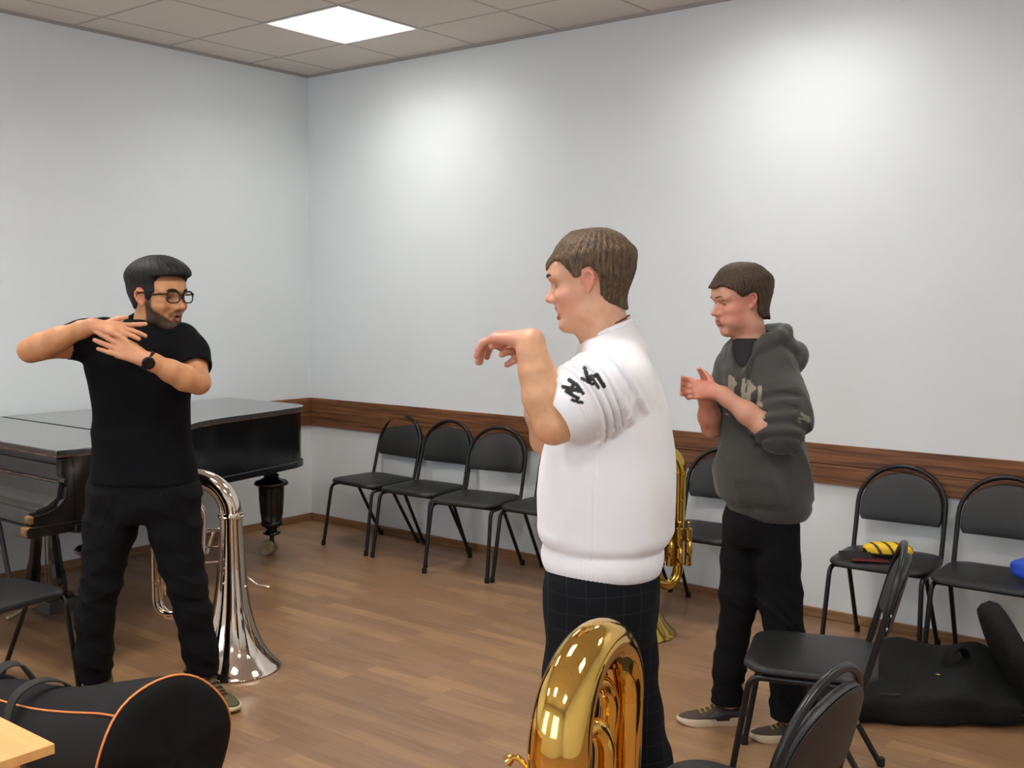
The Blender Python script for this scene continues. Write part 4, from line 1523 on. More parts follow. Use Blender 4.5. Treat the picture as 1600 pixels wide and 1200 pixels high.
def build_A():
    root = empty('person', (2.128, -2.684, 0), YAW)
    tag(root, 'person in black polo shirt, black jeans and glasses, arms crossed in front of his chest', 'person')
    hd = Head((.0715, .01, 1.530), -math.radians(27), math.radians(1), 0, 1.09)
    F = Field(axis(-.42, .36, .0045, [(-.11, .24, .0022)]), axis(-.33, .19, .0045, [(-.30, .13, .0024)]),
              axis(.03, 1.70, .014, [(1.0, 1.3, .0045), (1.29, 1.69, .0023)]))
    hd.add_to(F, mouth=.006, purse=.001, nose=2.0)
    # neck, torso, legs
    F.add(cap((.045, .03, 1.50), (.022, .02, 1.36), .060, .064), .025)
    F.add(stack([(.84, .005, 0, .165, .10), (.95, .005, 0, .16, .10), (1.1, .004, 0, .155, .098), (1.25, 0, 0, .165, .10), (1.33, .003, .0, .16, .09), (1.40, .015, .01, .11, .07)], 2.3, 0, .03), .03)
    limb(F, [(-.08, 0, .82, .09), (-.14, -.01, .53, .058), (-.18, -.02, .33, .05), (-.188, -.01, .09, .04)], .03)
    limb(F, [(.09, 0, .82, .09), (.135, 0, .53, .058), (.178, 0, .35, .05), (.208, .02, .10, .04)], .03)
    # his right arm, raised across
    limb(F, [(-.145, .01, 1.385, .056), (-.24, -.07, 1.362, .050), (-.335, -.15, 1.342, .040)], .02)
    limb(F, [(-.338, -.15, 1.340, .041), (-.29, -.165, 1.357, .046), (-.22, -.18, 1.385, .041), (-.13, -.205, 1.418, .029), (-.085, -.215, 1.430, .025)], .02)
    hand(F, (-.082, -.218, 1.432), (.97, -.06, -.13), (.1, .86, .50), sc=.98, curl=(-.05, .14, .12, .22), thumb=(.92, .50, -.50), tcurl=.35, spread=.13, mirror=-1)
    # his left arm with the watch
    limb(F, [(.170, .005, 1.365, .056), (.215, -.05, 1.30, .050), (.250, -.115, 1.228, .040)], .02)
    limb(F, [(.252, -.118, 1.226, .041), (.215, -.155, 1.246, .045), (.175, -.19, 1.272, .038), (.125, -.222, 1.305, .029), (.10, -.232, 1.318, .025)], .02)
    hand(F, (.095, -.240, 1.318), (-.92, -.06, .46), (.42, .30, .86), sc=1.02, curl=(.10, .06, .05, .02), thumb=(.75, .30, .62), tcurl=.3, spread=.10, mirror=1)

    def col(P):
        f, l, u = hd.regions(P)
        base = V(*srgb(196, 140, 96)[:3]); C = np.tile(base, (len(P), 1))
        inh = (np.abs(l) < .1) & (f > -.13) & (f < .14) & (u > -.03) & (u < .25)
        n = vnoise(4)(P[:, 0] * 90, P[:, 1] * 90, P[:, 2] * 90) * .006
        # beard and moustache (darker real hair stubble)
        line = np.interp(f + n * .5, [0, .02, .045, .065, .08], [.105, .096, .080, .066, .044])
        bd = np.clip((line - u + n) / .012, 0, 1) * np.clip((f - .002) / .008, 0, 1) * np.clip((u + .035) / .02, 0, 1) * inh
        sb = np.clip((.015 - np.abs(f - .022)) / .006, 0, 1) * (u > .06) * (u < .135) * inh * (np.abs(l) > .05)
        cheek = np.clip(1 - ((f - .078) ** 2 + (np.abs(l) - .02) ** 2 + (u - .035) ** 2) / .00018, 0, 1) * 0
        mu = np.clip((.011 - np.abs(u - .0685 + np.abs(l) * .35)) / .005, 0, 1) * np.clip((f - .055) / .01, 0, 1) * np.clip((.036 - np.abs(l)) / .008, 0, 1) * inh * (f < .093)
        w_ = np.clip(bd * .97 + sb * .85 + mu * .75 - cheek, 0, .97)[:, None]
        C = C * (1 - w_) + V(*srgb(52, 35, 24)[:3]) * w_
        lip = inh & (f > .0785) & (u > .0375) & (u < .0640) & (np.abs(l) < .019)
        C[lip] = V(*srgb(150, 88, 72)[:3])
        mo = inh & (f > .068) & (f < .0815) & (np.abs(u - .052) < .0055) & (np.abs(l) < .016)
        C[mo] = V(*srgb(60, 22, 20)[:3])
        er = inh & (np.abs(l) > .071) & (np.abs(f + .008) < .02)
        C[er] = V(*srgb(200, 130, 100)[:3])
        eb = np.clip(1 - np.linalg.norm(P - V(-.36, -.15, 1.33), axis=1) / .06, 0, 1)[:, None]
        C = C * (1 - .45 * eb) + V(*srgb(196, 118, 92)[:3]) * .45 * eb
        hn = ((P[:, 0] > -.09) & (P[:, 0] < .13) & (P[:, 1] < -.17))
        C[hn] = V(*srgb(206, 146, 108)[:3])
        return C
    F.build('body', M['skin'], root, smooth=1, color=col)
    del F
    hd.eyes(root, M['iris_brown'], .9, M['lid_tan'])
    m_h = hair_mat('black_hair', srgb(8, 8, 9), srgb(26, 25, 25))
    hd.brows(root, m_h, .0042)
    poly = [(.15, .084), (.118, .076), (.078, .072), (.058, .070), (.053, .050), (.052, .025), (.036, .0), (.022, -.012), (.013, .0), (.012, .022), (.0, .034), (-.018, .032), (-.028, .010), (-.027, -.02), (-.045, -.038), (-.10, -.035), (-.17, -.02), (-.17, .22), (.19, .22), (.19, .096)]

    def th(f, l, u):
        q = np.clip((u - .150) / .075, 0, 1); q2 = np.clip((u - .16) / .06, 0, 1)
        return .003 + .026 * q * q * (3 - 2 * q) + .010 * np.clip((f - .0) / .09, 0, 1) * q2 * q2 * (3 - 2 * q2)
    hair_mesh(hd, root, poly, th, m_h, 2, .0016, neck=cap((.045, .03, 1.50), (.022, .02, 1.36), .060, .064))
    # glasses
    gm = mat('black_acetate', srgb(18, 17, 18), .25)
    gl_ = empty('glasses'); gl_.parent = root
    for k in (-1, 1):
        rim = []
        for i in range(28):
            a = 2 * PI * i / 28; c, s_ = math.cos(a), math.sin(a)
            q = (abs(c) ** 3 + abs(s_) ** 3) ** (-1 / 3)
            rim.append(hd.w(.1045 - 2.2 * (k * .034 + c * q * .0255) ** 2, k * .034 + c * q * .0255, .1195 + s_ * q * .0190))
        bm = bmesh.new(); tube(bm, rim, [.0034 if math.sin(2 * PI * i / 28) > .2 else .0024 for i in range(28)], 8, closed=True)
        mesh_obj('glasses_frame', bm, gm, gl_)
        bm = bmesh.new(); bm.faces.new([bm.verts.new(p) for p in rim])
        lens = mesh_obj('lens', bm, gl, gl_, smooth=False)
        bm = bmesh.new()
        tube(bm, catmull([hd.w(.0965, k * .059, .129), hd.w(.088, k * .071, .130), hd.w(.05, k * .078, .127), hd.w(.0, k * .079, .133), hd.w(-.022, k * .079, .120)], 5), .0034, 8)
        mesh_obj('temple', bm, gm, gl_)
    bm = bmesh.new(); tube(bm, catmull([hd.w(.1035, -.010, .126), hd.w(.108, 0, .128), hd.w(.1035, .010, .126)], 4), .0024, 8)
    mesh_obj('bridge', bm, gm, gl_)

    # polo shirt
    S_ = Field(axis(-.30, .33, .0052), axis(-.20, .19, .0052), axis(.80, 1.50, .0052))
    S_.add(stack([(.845, .006, 0, .196, .132), (.90, .006, 0, .190, .128), (1.0, .005, 0, .181, .122), (1.1, .004, 0, .178, .12), (1.2, .001, 0, .186, .125), (1.29, -.002, 0, .196, .126), (1.345, .0, .002, .194, .112), (1.395, .01, .008, .155, .092), (1.43, .02, .014, .096, .08), (1.452, .025, .018, .074, .072)], 2.35, 0, .012), .01)
    limb(S_, [(-.13, .01, 1.385, .074), (-.19, -.03, 1.378, .068), (-.232, -.062, 1.368, .064)], .03)
    limb(S_, [(.150, .005, 1.365, .076), (.190, -.02, 1.325, .070), (.222, -.065, 1.285, .064)], .03)
    fn1 = fold_noise(11, 9, 9, 16, .006); fn2 = fold_noise(12, 26, 22, 30, .003)
    S_.displace(lambda x, y, z: fn1(x + z * .5, y, z) * np.clip(1.2 - np.abs(z - .98) * 3, .25, 1) + fn2(x, y, z) * np.clip((1.02 - z) * 6, .3, 1))
    # openings for arms, waist and neck
    S_.add(cap((-.215, -.052, 1.37), (-.30, -.12, 1.352), .056, .060), .006, sub=True)
    S_.add(cap((.212, -.052, 1.30), (.250, -.115, 1.228), .056, .058), .006, sub=True)
    S_.add(cap((.03, .022, 1.46), (.038, .025, 1.52), .066, .07), .006, sub=True)
    m_sh = mat('black_pique', srgb(11, 11, 14), .9, bump=.2, bscale=500, spec=.15)
    sh = S_.build('shirt', m_sh, root)
    del S_
    bm = bmesh.new()
    ring = []
    for i in range(30):
        a = 2 * PI * i / 30
        ring.append((.027 + .074 * math.cos(a), .018 + .074 * math.sin(a), 1.448 + .022 * math.sin(a) + .004 * math.cos(3 * a)))
    tube(bm, ring, [.013] * 30, 10, closed=True)
    mesh_obj('collar', bm, m_sh, sh)
    bm = bmesh.new()
    for z in (1.405, 1.37, 1.335):
        lathe(bm, [(.005, 0), (.005, .002), (.002, .003)], 12, Matrix.Translation((.012, -.108 - (1.405 - z) * .15, z)) @ Matrix.Rotation(PI / 2, 4, 'X'))
    mesh_obj('shirt_button', bm, M['rubber'], sh)
    # jeans
    J = Field(axis(-.30, .31, .0052), axis(-.18, .18, .0052), axis(.05, .93, .0058))
    J.add(stack([(.70, .012, 0, .15, .10), (.76, .010, 0, .198, .122), (.83, .008, 0, .196, .122), (.90, .006, 0, .176, .11)], 2.5, 0, .02), .02)
    limb(J, [(-.088, 0, .80, .106), (-.125, -.005, .66, .092), (-.145, -.01, .545, .077), (-.157, -.02, .45, .069), (-.183, -.02, .34, .067), (-.189, -.018, .20, .065), (-.192, -.012, .085, .060)], .03)
    limb(J, [(.103, 0, .80, .106), (.122, 0, .66, .092), (.139, .0, .545, .077), (.160, -.01, .46, .069), (.181, 0, .35, .067), (.200, .012, .20, .062), (.210, .018, .10, .056)], .03)
    ff = fold_noise(21, 14, 14, 30, .007); f3 = fold_noise(22, 10, 12, 55, .009)
    J.displace(lambda x, y, z: ff(x, y, z + np.abs(x) * .4) + f3(x * .6, y, z + x * .5) * (np.clip(1 - np.abs(z - .44) * 5, 0, 1) + np.clip(1 - np.abs(z - .14) * 7, 0, 1)) + f3(x * 2, y, z * .6 + np.abs(x - .01) * 1.6) * .7 * np.clip(1 - np.abs(z - .74) * 7, 0, 1))
    m_j = mat('black_denim', srgb(12, 12, 14), .88, bump=.3, bscale=420, var=.15, vscale=14, spec=.2)
    J.cut(lambda x, y, z: np.where(x < 0, .085 - z, .105 - z), .006)
    J.build('jeans', m_j, root)
    ol = mat('olive_canvas', srgb(84, 78, 46), .75, bump=.2, bscale=300)
    so = mat('cream_sole', srgb(214, 200, 160), .6)
    lc = mat('dark_red_lace', srgb(78, 42, 30), .7)
    shoe(root, 'shoe', (.165, .075), (.375, -.125), ol, so, lc, high=.03)
    shoe(root, 'shoe', (-.175, .085), (-.235, -.19), ol, so, lc, high=.03)
    # wristwatch
    wt = empty('wristwatch'); wt.parent = root
    c = V(.108, -.229, 1.313); ax = nrm(V(-.55, -.35, .45)); out = nrm(V(-.15, -.95, .15) - ax * (V(-.15, -.95, .15) @ ax)); sd = np.cross(ax, out)
    Rw = Matrix([list(r_) for r_ in np.stack([sd, ax, out], 1)]).to_4x4()
    bm = bmesh.new(); lathe(bm, [(.02, -.004), (.0225, -.002), (.0225, .004), (.019, .0065)], 30, Matrix.Translation(Vector(c + out * .033)) @ Rw)
    mesh_obj('watch_case', bm, mat('black_watch', srgb(14, 14, 15), .3, .3), wt)
    bm = bmesh.new(); lathe(bm, [(.0175, .0060), (.0175, .0072)], 30, Matrix.Translation(Vector(c + out * .033)) @ Rw)
    mesh_obj('watch_glass', bm, mat('dark_dial', srgb(8, 8, 9), .06), wt)
    ring = [c + (sd * math.cos(a) * 1.06 + out * math.sin(a)) * .0305 for a in [2 * PI * i / 28 for i in range(28)]]
    bm = bmesh.new()
    A = [[p + ax * q * .010 for p in ring] for q in (-1, 1)]; B = [[c + (p - c) * 1.09 + ax * q * .010 for p in ring] for q in (-1, 1)]
    loops = [[bm.verts.new(p) for p in R_] for R_ in (A[0], B[0], B[1], A[1])]
    for q in range(4):
        X_, Y_ = loops[q], loops[(q + 1) % 4]
        for i in range(28): bm.faces.new((X_[i], X_[(i + 1) % 28], Y_[(i + 1) % 28], Y_[i]))
    mesh_obj('watch_strap', bm, M['rubber'], wt)
    return root


# ------------------------------------------------------------------ person in the white sweatshirt, back towards us, facing left
def build_B():
    root = empty('person', (4.250, -2.767, 0), YAW)
    tag(root, 'person in white sweatshirt with rolled sleeves and dark checked trousers, hand raised', 'person')
    hd = Head((-.046, .003, 1.573), PI - math.radians(10), math.radians(7), 0, .985)
    F = Field(axis(-.36, .20, .0045, [(-.30, .10, .0023)]), axis(-.30, .27, .0045, [(-.27, .10, .0024)]),
              axis(.03, 1.74, .014, [(1.1, 1.36, .0045), (1.34, 1.72, .0023)]))
    hd.add_to(F, mouth=.011, nose=1.4)
    F.add(cap((-.026, .005, 1.53), (-.006, .0, 1.40), .049, .056), .03)
    F.add(cap((-.012, .003, 1.53), (.0, .0, 1.44), .046, .050), .03)
    F.add(stack([(.84, 0, 0, .105, .13), (1.0, 0, 0, .11, .135), (1.17, .01, 0, .11, .15), (1.30, .025, 0, .085, .16), (1.38, .02, 0, .065, .13), (1.42, .012, 0, .055, .08)], 2.3, 0, .03), .03)
    limb(F, [(-.012, -.07, .82, .08), (-.055, -.095, .47, .058), (-.04, -.08, .09, .042)], .03)
    limb(F, [(.015, .07, .82, .08), (.075, .07, .47, .06), (.115, .08, .09, .042)], .03)
    # near (left) arm bent up
    limb(F, [(.0, -.13, 1.325, .048), (-.07, -.190, 1.295, .050), (-.130, -.205, 1.258, .044)], .02)
    F.add(cap((-.128, -.205, 1.250), (-.140, -.205, 1.243), .041, .038), .02)
    limb(F, [(-.140, -.205, 1.262, .043), (-.160, -.204, 1.315, .046), (-.176, -.202, 1.37, .038), (-.188, -.200, 1.415, .030), (-.190, -.198, 1.436, .027)], .02)
    hand(F, (-.194, -.190, 1.440), (-.80, .58, .06), (.58, .80, .05), curl=(.42, .48, .5, .42), thumb=(.6, .35, .8), tcurl=.3, spread=.10, mirror=1)
    # far arm
    limb(F, [(.0, .13, 1.325, .050), (-.06, .16, 1.25, .050), (-.138, .13, 1.175, .042)], .02)
    limb(F, [(-.140, .13, 1.175, .042), (-.155, .08, 1.25, .042), (-.165, .01, 1.34, .030), (-.168, -.02, 1.375, .026)], .02)
    hand(F, (-.168, -.025, 1.38), (-.35, -.70, .35), (-.5, .3, .5), curl=(.3, .3, .3, .3), thumb=(.6, .5, .4), mirror=1)

    def col(P):
        f, l, u = hd.regions(P)
        C = np.tile(V(*srgb(205, 158, 128)[:3]), (len(P), 1))
        inh = (np.abs(l) < .1) & (f > -.13) & (f < .14) & (u > -.01) & (u < .25)
        ck = np.clip(1 - ((f - .06) ** 2 + (u - .075) ** 2) / .0022, 0, 1)[:, None] * inh[:, None]
        C = C * (1 - .5 * ck) + V(*srgb(205, 138, 118)[:3]) * .5 * ck
        lip = inh & (f > .0785) & (u > .032) & (u < .0645) & (np.abs(l) < .021)
        C[lip] = V(*srgb(178, 100, 92)[:3])
        mo = inh & (f > .066) & (f < .0815) & (np.abs(u - .050) < .0075) & (np.abs(l) < .016)
        C[mo] = V(*srgb(70, 26, 24)[:3])
        er = inh & (np.abs(l) > .071) & (np.abs(f + .008) < .022)
        C[er] = V(*srgb(208, 140, 116)[:3])
        nt = inh & (f > .103)
        C[nt] = V(*srgb(206, 136, 116)[:3])
        nl = (np.clip((1.46 - P[:, 2]) / .03, 0, 1) * np.clip((-.1 - P[:, 1]) / .02, 0, 1))[:, None]
        C = C * (1 - nl) + V(*srgb(210, 162, 122)[:3]) * nl
        eb = np.clip(1 - np.linalg.norm(P - V(-.15, -.21, 1.225), axis=1) / .05, 0, 1)[:, None]
        C = C * (1 - .4 * eb) + V(*srgb(204, 134, 108)[:3]) * .4 * eb
        hn = (np.clip((-.195 - P[:, 0]) / .05, 0, 1) * (P[:, 2] < 1.5))[:, None]
        return C * (1 - hn) + V(*srgb(206, 144, 120)[:3]) * hn
    F.build('body', M['skin'], root, smooth=1, color=col)
    del F
    hd.eyes(root, M['iris_grey'], .5, M['lid_fair'])
    m_h = hair_mat('brown_hair', srgb(52, 39, 28), srgb(108, 85, 58))
    hd.brows(root, hair_mat('brown_brow', srgb(50, 36, 26), srgb(70, 52, 38)), .0032)
    poly = [(.105, .026), (.092, .034), (.079, .056), (.066, .047), (.052, .036), (.040, .022), (.031, .010), (.022, .012), (.014, .016), (.010, .030), (-.010, .034), (-.026, .020), (-.031, -.004), (-.033, -.03), (-.046, -.048), (-.075, -.060), (-.090, -.066), (-.13, -.066), (-.17, 0), (-.17, .2), (.2, .2), (.2, .026)]

    def th(f, l, u):
        return (.004 + .013 * np.clip((u - .15) / .06, 0, 1)) * (1 - .55 * np.clip((f - .03) / .05, 0, 1)) + .003 * np.clip((-f - .04) / .05, 0, 1)
    hair_mesh(hd, root, poly, th, m_h, 7, .0022, neck=cap((-.010, .004, 1.56), (.0, .0, 1.44), .046, .050))

    # sweatshirt
    S_ = Field(axis(-.24, .21, .0046, [(-.125, -.015, .0022)]), axis(-.31, .27, .0046, [(-.30, -.17, .0026)]), axis(.84, 1.52, .0046, [(1.22, 1.42, .0023)]))
    S_.add(stack([(.868, -.006, 0, .138, .165), (.875, -.007, 0, .142, .17), (.925, -.006, 0, .148, .175), (.932, -.005, 0, .146, .173), (.95, -.004, 0, .156, .183), (1.0, -.002, 0, .160, .19), (1.07, .002, 0, .162, .195), (1.17, .009, 0, .152, .20), (1.245, .017, 0, .130, .205), (1.33, .017, 0, .104, .195), (1.385, .014, 0, .084, .165), (1.425, .012, 0, .076, .125), (1.447, .009, 0, .064, .086), (1.47, .006, 0, .056, .062), (1.485, .006, 0, .055, .060)], 2.3, .0, .008), .01)
    # near sleeve, pushed up in rings
    sh0, sh1 = V(.022, -.150, 1.352), V(-.098, -.200, 1.282)
    limb(S_, [(.02, -.125, 1.338, .078), (-.03, -.172, 1.322, .078), (-.075, -.190, 1.302, .076), (-.102, -.200, 1.282, .067)], .035)
    S_.add(cap((-.045, -.165, 1.375), (-.085, -.19, 1.335), .040, .035), .03)
    limb(S_, [(.03, .135, 1.345, .082), (-.06, .16, 1.26, .076), (-.095, .145, 1.215, .066)], .035)
    ax = nrm(sh1 - sh0)
    g1 = vnoise(31); g2 = fold_noise(32, 8, 8, 6, .012); g3 = fold_noise(33, 17, 17, 11, .005)

    def disp(x, y, z):
        s = (x - sh0[0]) * ax[0] + (y - sh0[1]) * ax[1] + (z - sh0[2]) * ax[2]
        qx, qy, qz = x - sh0[0] - ax[0] * s, y - sh0[1] - ax[1] * s, z - sh0[2] - ax[2] * s
        near = np.clip((.105 - np.sqrt(qx * qx + qy * qy + qz * qz)) / .015, 0, 1) * np.clip((.155 - s) / .01, 0, 1)
        arm = np.clip((s - .045) / .03, 0, 1) * near
        cuff = np.clip((s - .118) / .006, 0, 1)
        ring = -.0085 * np.sin(s * 2 * PI / .019 + 2.2 * g1(x * 16, y * 16, z * 16)) * arm * (1 - cuff) - .004 * arm * (1 - cuff)
        mid = np.clip((s + .01) / .03, 0, 1) * (1 - arm) * near
        big = -.016 * np.clip(np.sin(s * 2 * PI / .042 + 3 * g1(x * 9, y * 9, z * 9)), 0, 1) * mid
        body = 1 - near * np.clip((s + .01) / .03, 0, 1)
        up = np.clip((z - .94) / .03, 0, 1)
        drape = g2(x + .45 * (z - 1.1), y, z * .4) * up + g3(x + .5 * z, y, z) * up
        band = np.where(z < .93, .0006 * np.sin(np.arctan2(y, x) * 110), 0)
        seam = .0025 * np.clip(1 - np.abs(x + .043) / .004, 0, 1) * (y < 0) * (z < 1.24) * (z > .93)
        seam2 = .004 * np.clip(1 - np.abs((x - .075) * .8 + (z - 1.40) * .75) / .005, 0, 1) * (y < -.02) * (z > 1.30) * 0
        return ring + big + drape * body + band + seam + seam2
    S_.displace(disp)
    S_.add(cap((-.112, -.203, 1.274), (-.17, -.23, 1.24), .050, .052), .005, sub=True)
    S_.cut(lambda x, y, z: z - 1.457 - .40 * x, .004)
    S_.add(cap((.001, .003, 1.452), (-.02, .003, 1.56), .052, .060), .004, sub=True)
    white = V(*srgb(231, 230, 233)[:3])
    # black brush-letter print on the sleeve: strokes in (x, z)
    strokes = [((-.072, 1.372), (-.066, 1.352), .0055), ((-.066, 1.352), (-.052, 1.362), .005), ((-.052, 1.362), (-.046, 1.352), .0055), ((-.062, 1.360), (-.050, 1.340), .0045), ((-.046, 1.352), (-.040, 1.342), .005), ((-.078, 1.356), (-.060, 1.346), .0042),
               ((-.098, 1.352), (-.086, 1.344), .006), ((-.108, 1.340), (-.080, 1.334), .0055), ((-.104, 1.332), (-.084, 1.322), .0050), ((-.092, 1.344), (-.098, 1.330), .0055), ((-.082, 1.340), (-.076, 1.330), .0045), ((-.094, 1.318), (-.078, 1.314), .0045)]

    strokes = [((-.075 + (a[0] + .075) * 1.3, 1.342 + (a[1] - 1.342) * 1.25), (-.075 + (b[0] + .075) * 1.3, 1.342 + (b[1] - 1.342) * 1.25), r * .86) for a, b, r in strokes]

    def scol(P):
        C = np.tile(white, (len(P), 1))
        x, z = P[:, 0], P[:, 2]
        d = np.full(len(P), 1.0)
        for a, b, r in strokes:
            ex, ez = b[0] - a[0], b[1] - a[1]
            t = np.clip(((x - a[0]) * ex + (z - a[1]) * ez) / (ex * ex + ez * ez), 0, 1)
            d = np.minimum(d, np.hypot(x - a[0] - ex * t, z - a[1] - ez * t) - r)
        n = vnoise(8)(x * 300, P[:, 1] * 300, z * 300) * .0005
        k = (d + n < 0) & (P[:, 1] < -.17)
        C[k] = V(*srgb(30, 28, 32)[:3])
        return C
    sw = S_.build('sweatshirt', M['cloth_tint'], root, smooth=1, color=scol)
    del S_
    bm = bmesh.new()
    ring = [(.002 + .0555 * math.cos(a), .002 + .0575 * math.sin(a), 1.459 + .40 * (.002 + .0555 * math.cos(a))) for a in [2 * PI * i / 32 for i in range(32)]]
    tube(bm, ring, .0075, 10, closed=True)
    mesh_obj('collar', bm, mat('white_rib', srgb(231, 230, 233), .85), sw)
    bm = bmesh.new()
    ring = [(-.002 + .0545 * math.cos(a), .003 + .0545 * math.sin(a), 1.470 + .46 * (-.002 + .0545 * math.cos(a))) for a in [2 * PI * i / 40 for i in range(40)]]
    tube(bm, ring, .0017, 6, closed=True)
    mesh_obj('necklace', bm, mat('brown_cord', srgb(80, 35, 28), .6), root)
    # trousers with a faint windowpane check
    J = Field(axis(-.21, .26, .0055), axis(-.24, .22, .0055), axis(.03, .98, .007))
    J.add(stack([(.70, -.005, 0, .125, .155), (.80, -.006, 0, .141, .17), (.88, -.006, 0, .137, .165), (.95, -.004, 0, .12, .15)], 2.4, 0, .02), .02)
    limb(J, [(-.035, -.075, .82, .108), (-.05, -.09, .64, .096), (-.062, -.10, .47, .082), (-.055, -.095, .28, .078), (-.045, -.085, .05, .085)], .03)
    limb(J, [(.030, .075, .82, .104), (.045, .075, .64, .090), (.082, .075, .48, .074), (.110, .08, .33, .074), (.135, .085, .05, .085)], .03)
    ff = fold_noise(41, 10, 10, 18, .008)
    J.displace(lambda x, y, z: ff(x + .3 * z, y, z))
    J.cut(lambda x, y, z: .045 - z, .005)
    m, N, L, b = new_mat('checked_wool')
    tc = N.new('ShaderNodeTexCoord'); sp = N.new('ShaderNodeSeparateXYZ')
    ns = N.new('ShaderNodeTexNoise'); ns.inputs['Scale'].default_value = 5
    L.new(tc.outputs['Object'], ns.inputs['Vector'])
    ad = N.new('ShaderNodeVectorMath'); ad.operation = 'MULTIPLY_ADD'
    ad.inputs[1].default_value = (.03, .03, .03); L.new(ns.outputs['Color'], ad.inputs[0]); L.new(tc.outputs['Object'], ad.inputs[2])
    L.new(ad.outputs[0], sp.inputs[0])
    ls = []
    for ax_ in ('X', 'Y', 'Z'):
        mo = N.new('ShaderNodeMath'); mo.operation = 'PINGPONG'; mo.inputs[1].default_value = .0215
        L.new(sp.outputs[ax_], mo.inputs[0])
        lt = N.new('ShaderNodeMath'); lt.operation = 'LESS_THAN'; lt.inputs[1].default_value = .0006
        L.new(mo.outputs[0], lt.inputs[0]); ls.append(lt)
    mxm = N.new('ShaderNodeMath'); mxm.operation = 'MAXIMUM'; L.new(ls[0].outputs[0], mxm.inputs[0]); L.new(ls[2].outputs[0], mxm.inputs[1])
    mx = N.new('ShaderNodeMixRGB'); b.inputs['Specular IOR Level'].default_value = .2; mx.inputs[1].default_value = srgb(10, 12, 16); mx.inputs[2].default_value = srgb(40, 44, 48)
    L.new(mxm.outputs[0], mx.inputs[0]); L.new(mx.outputs[0], b.inputs['Base Color']); b.inputs['Roughness'].default_value = .85
    J.build('trousers', m, root)
    dk_ = mat('dark_shoe', srgb(30, 30, 32), .5); so = mat('white_sole', srgb(210, 208, 200), .6)
    shoe(root, 'shoe', (.04, -.075), (-.235, -.10), dk_, so, dk_)
    shoe(root, 'shoe', (.215, .095), (-.06, .07), dk_, so, dk_)
    return root


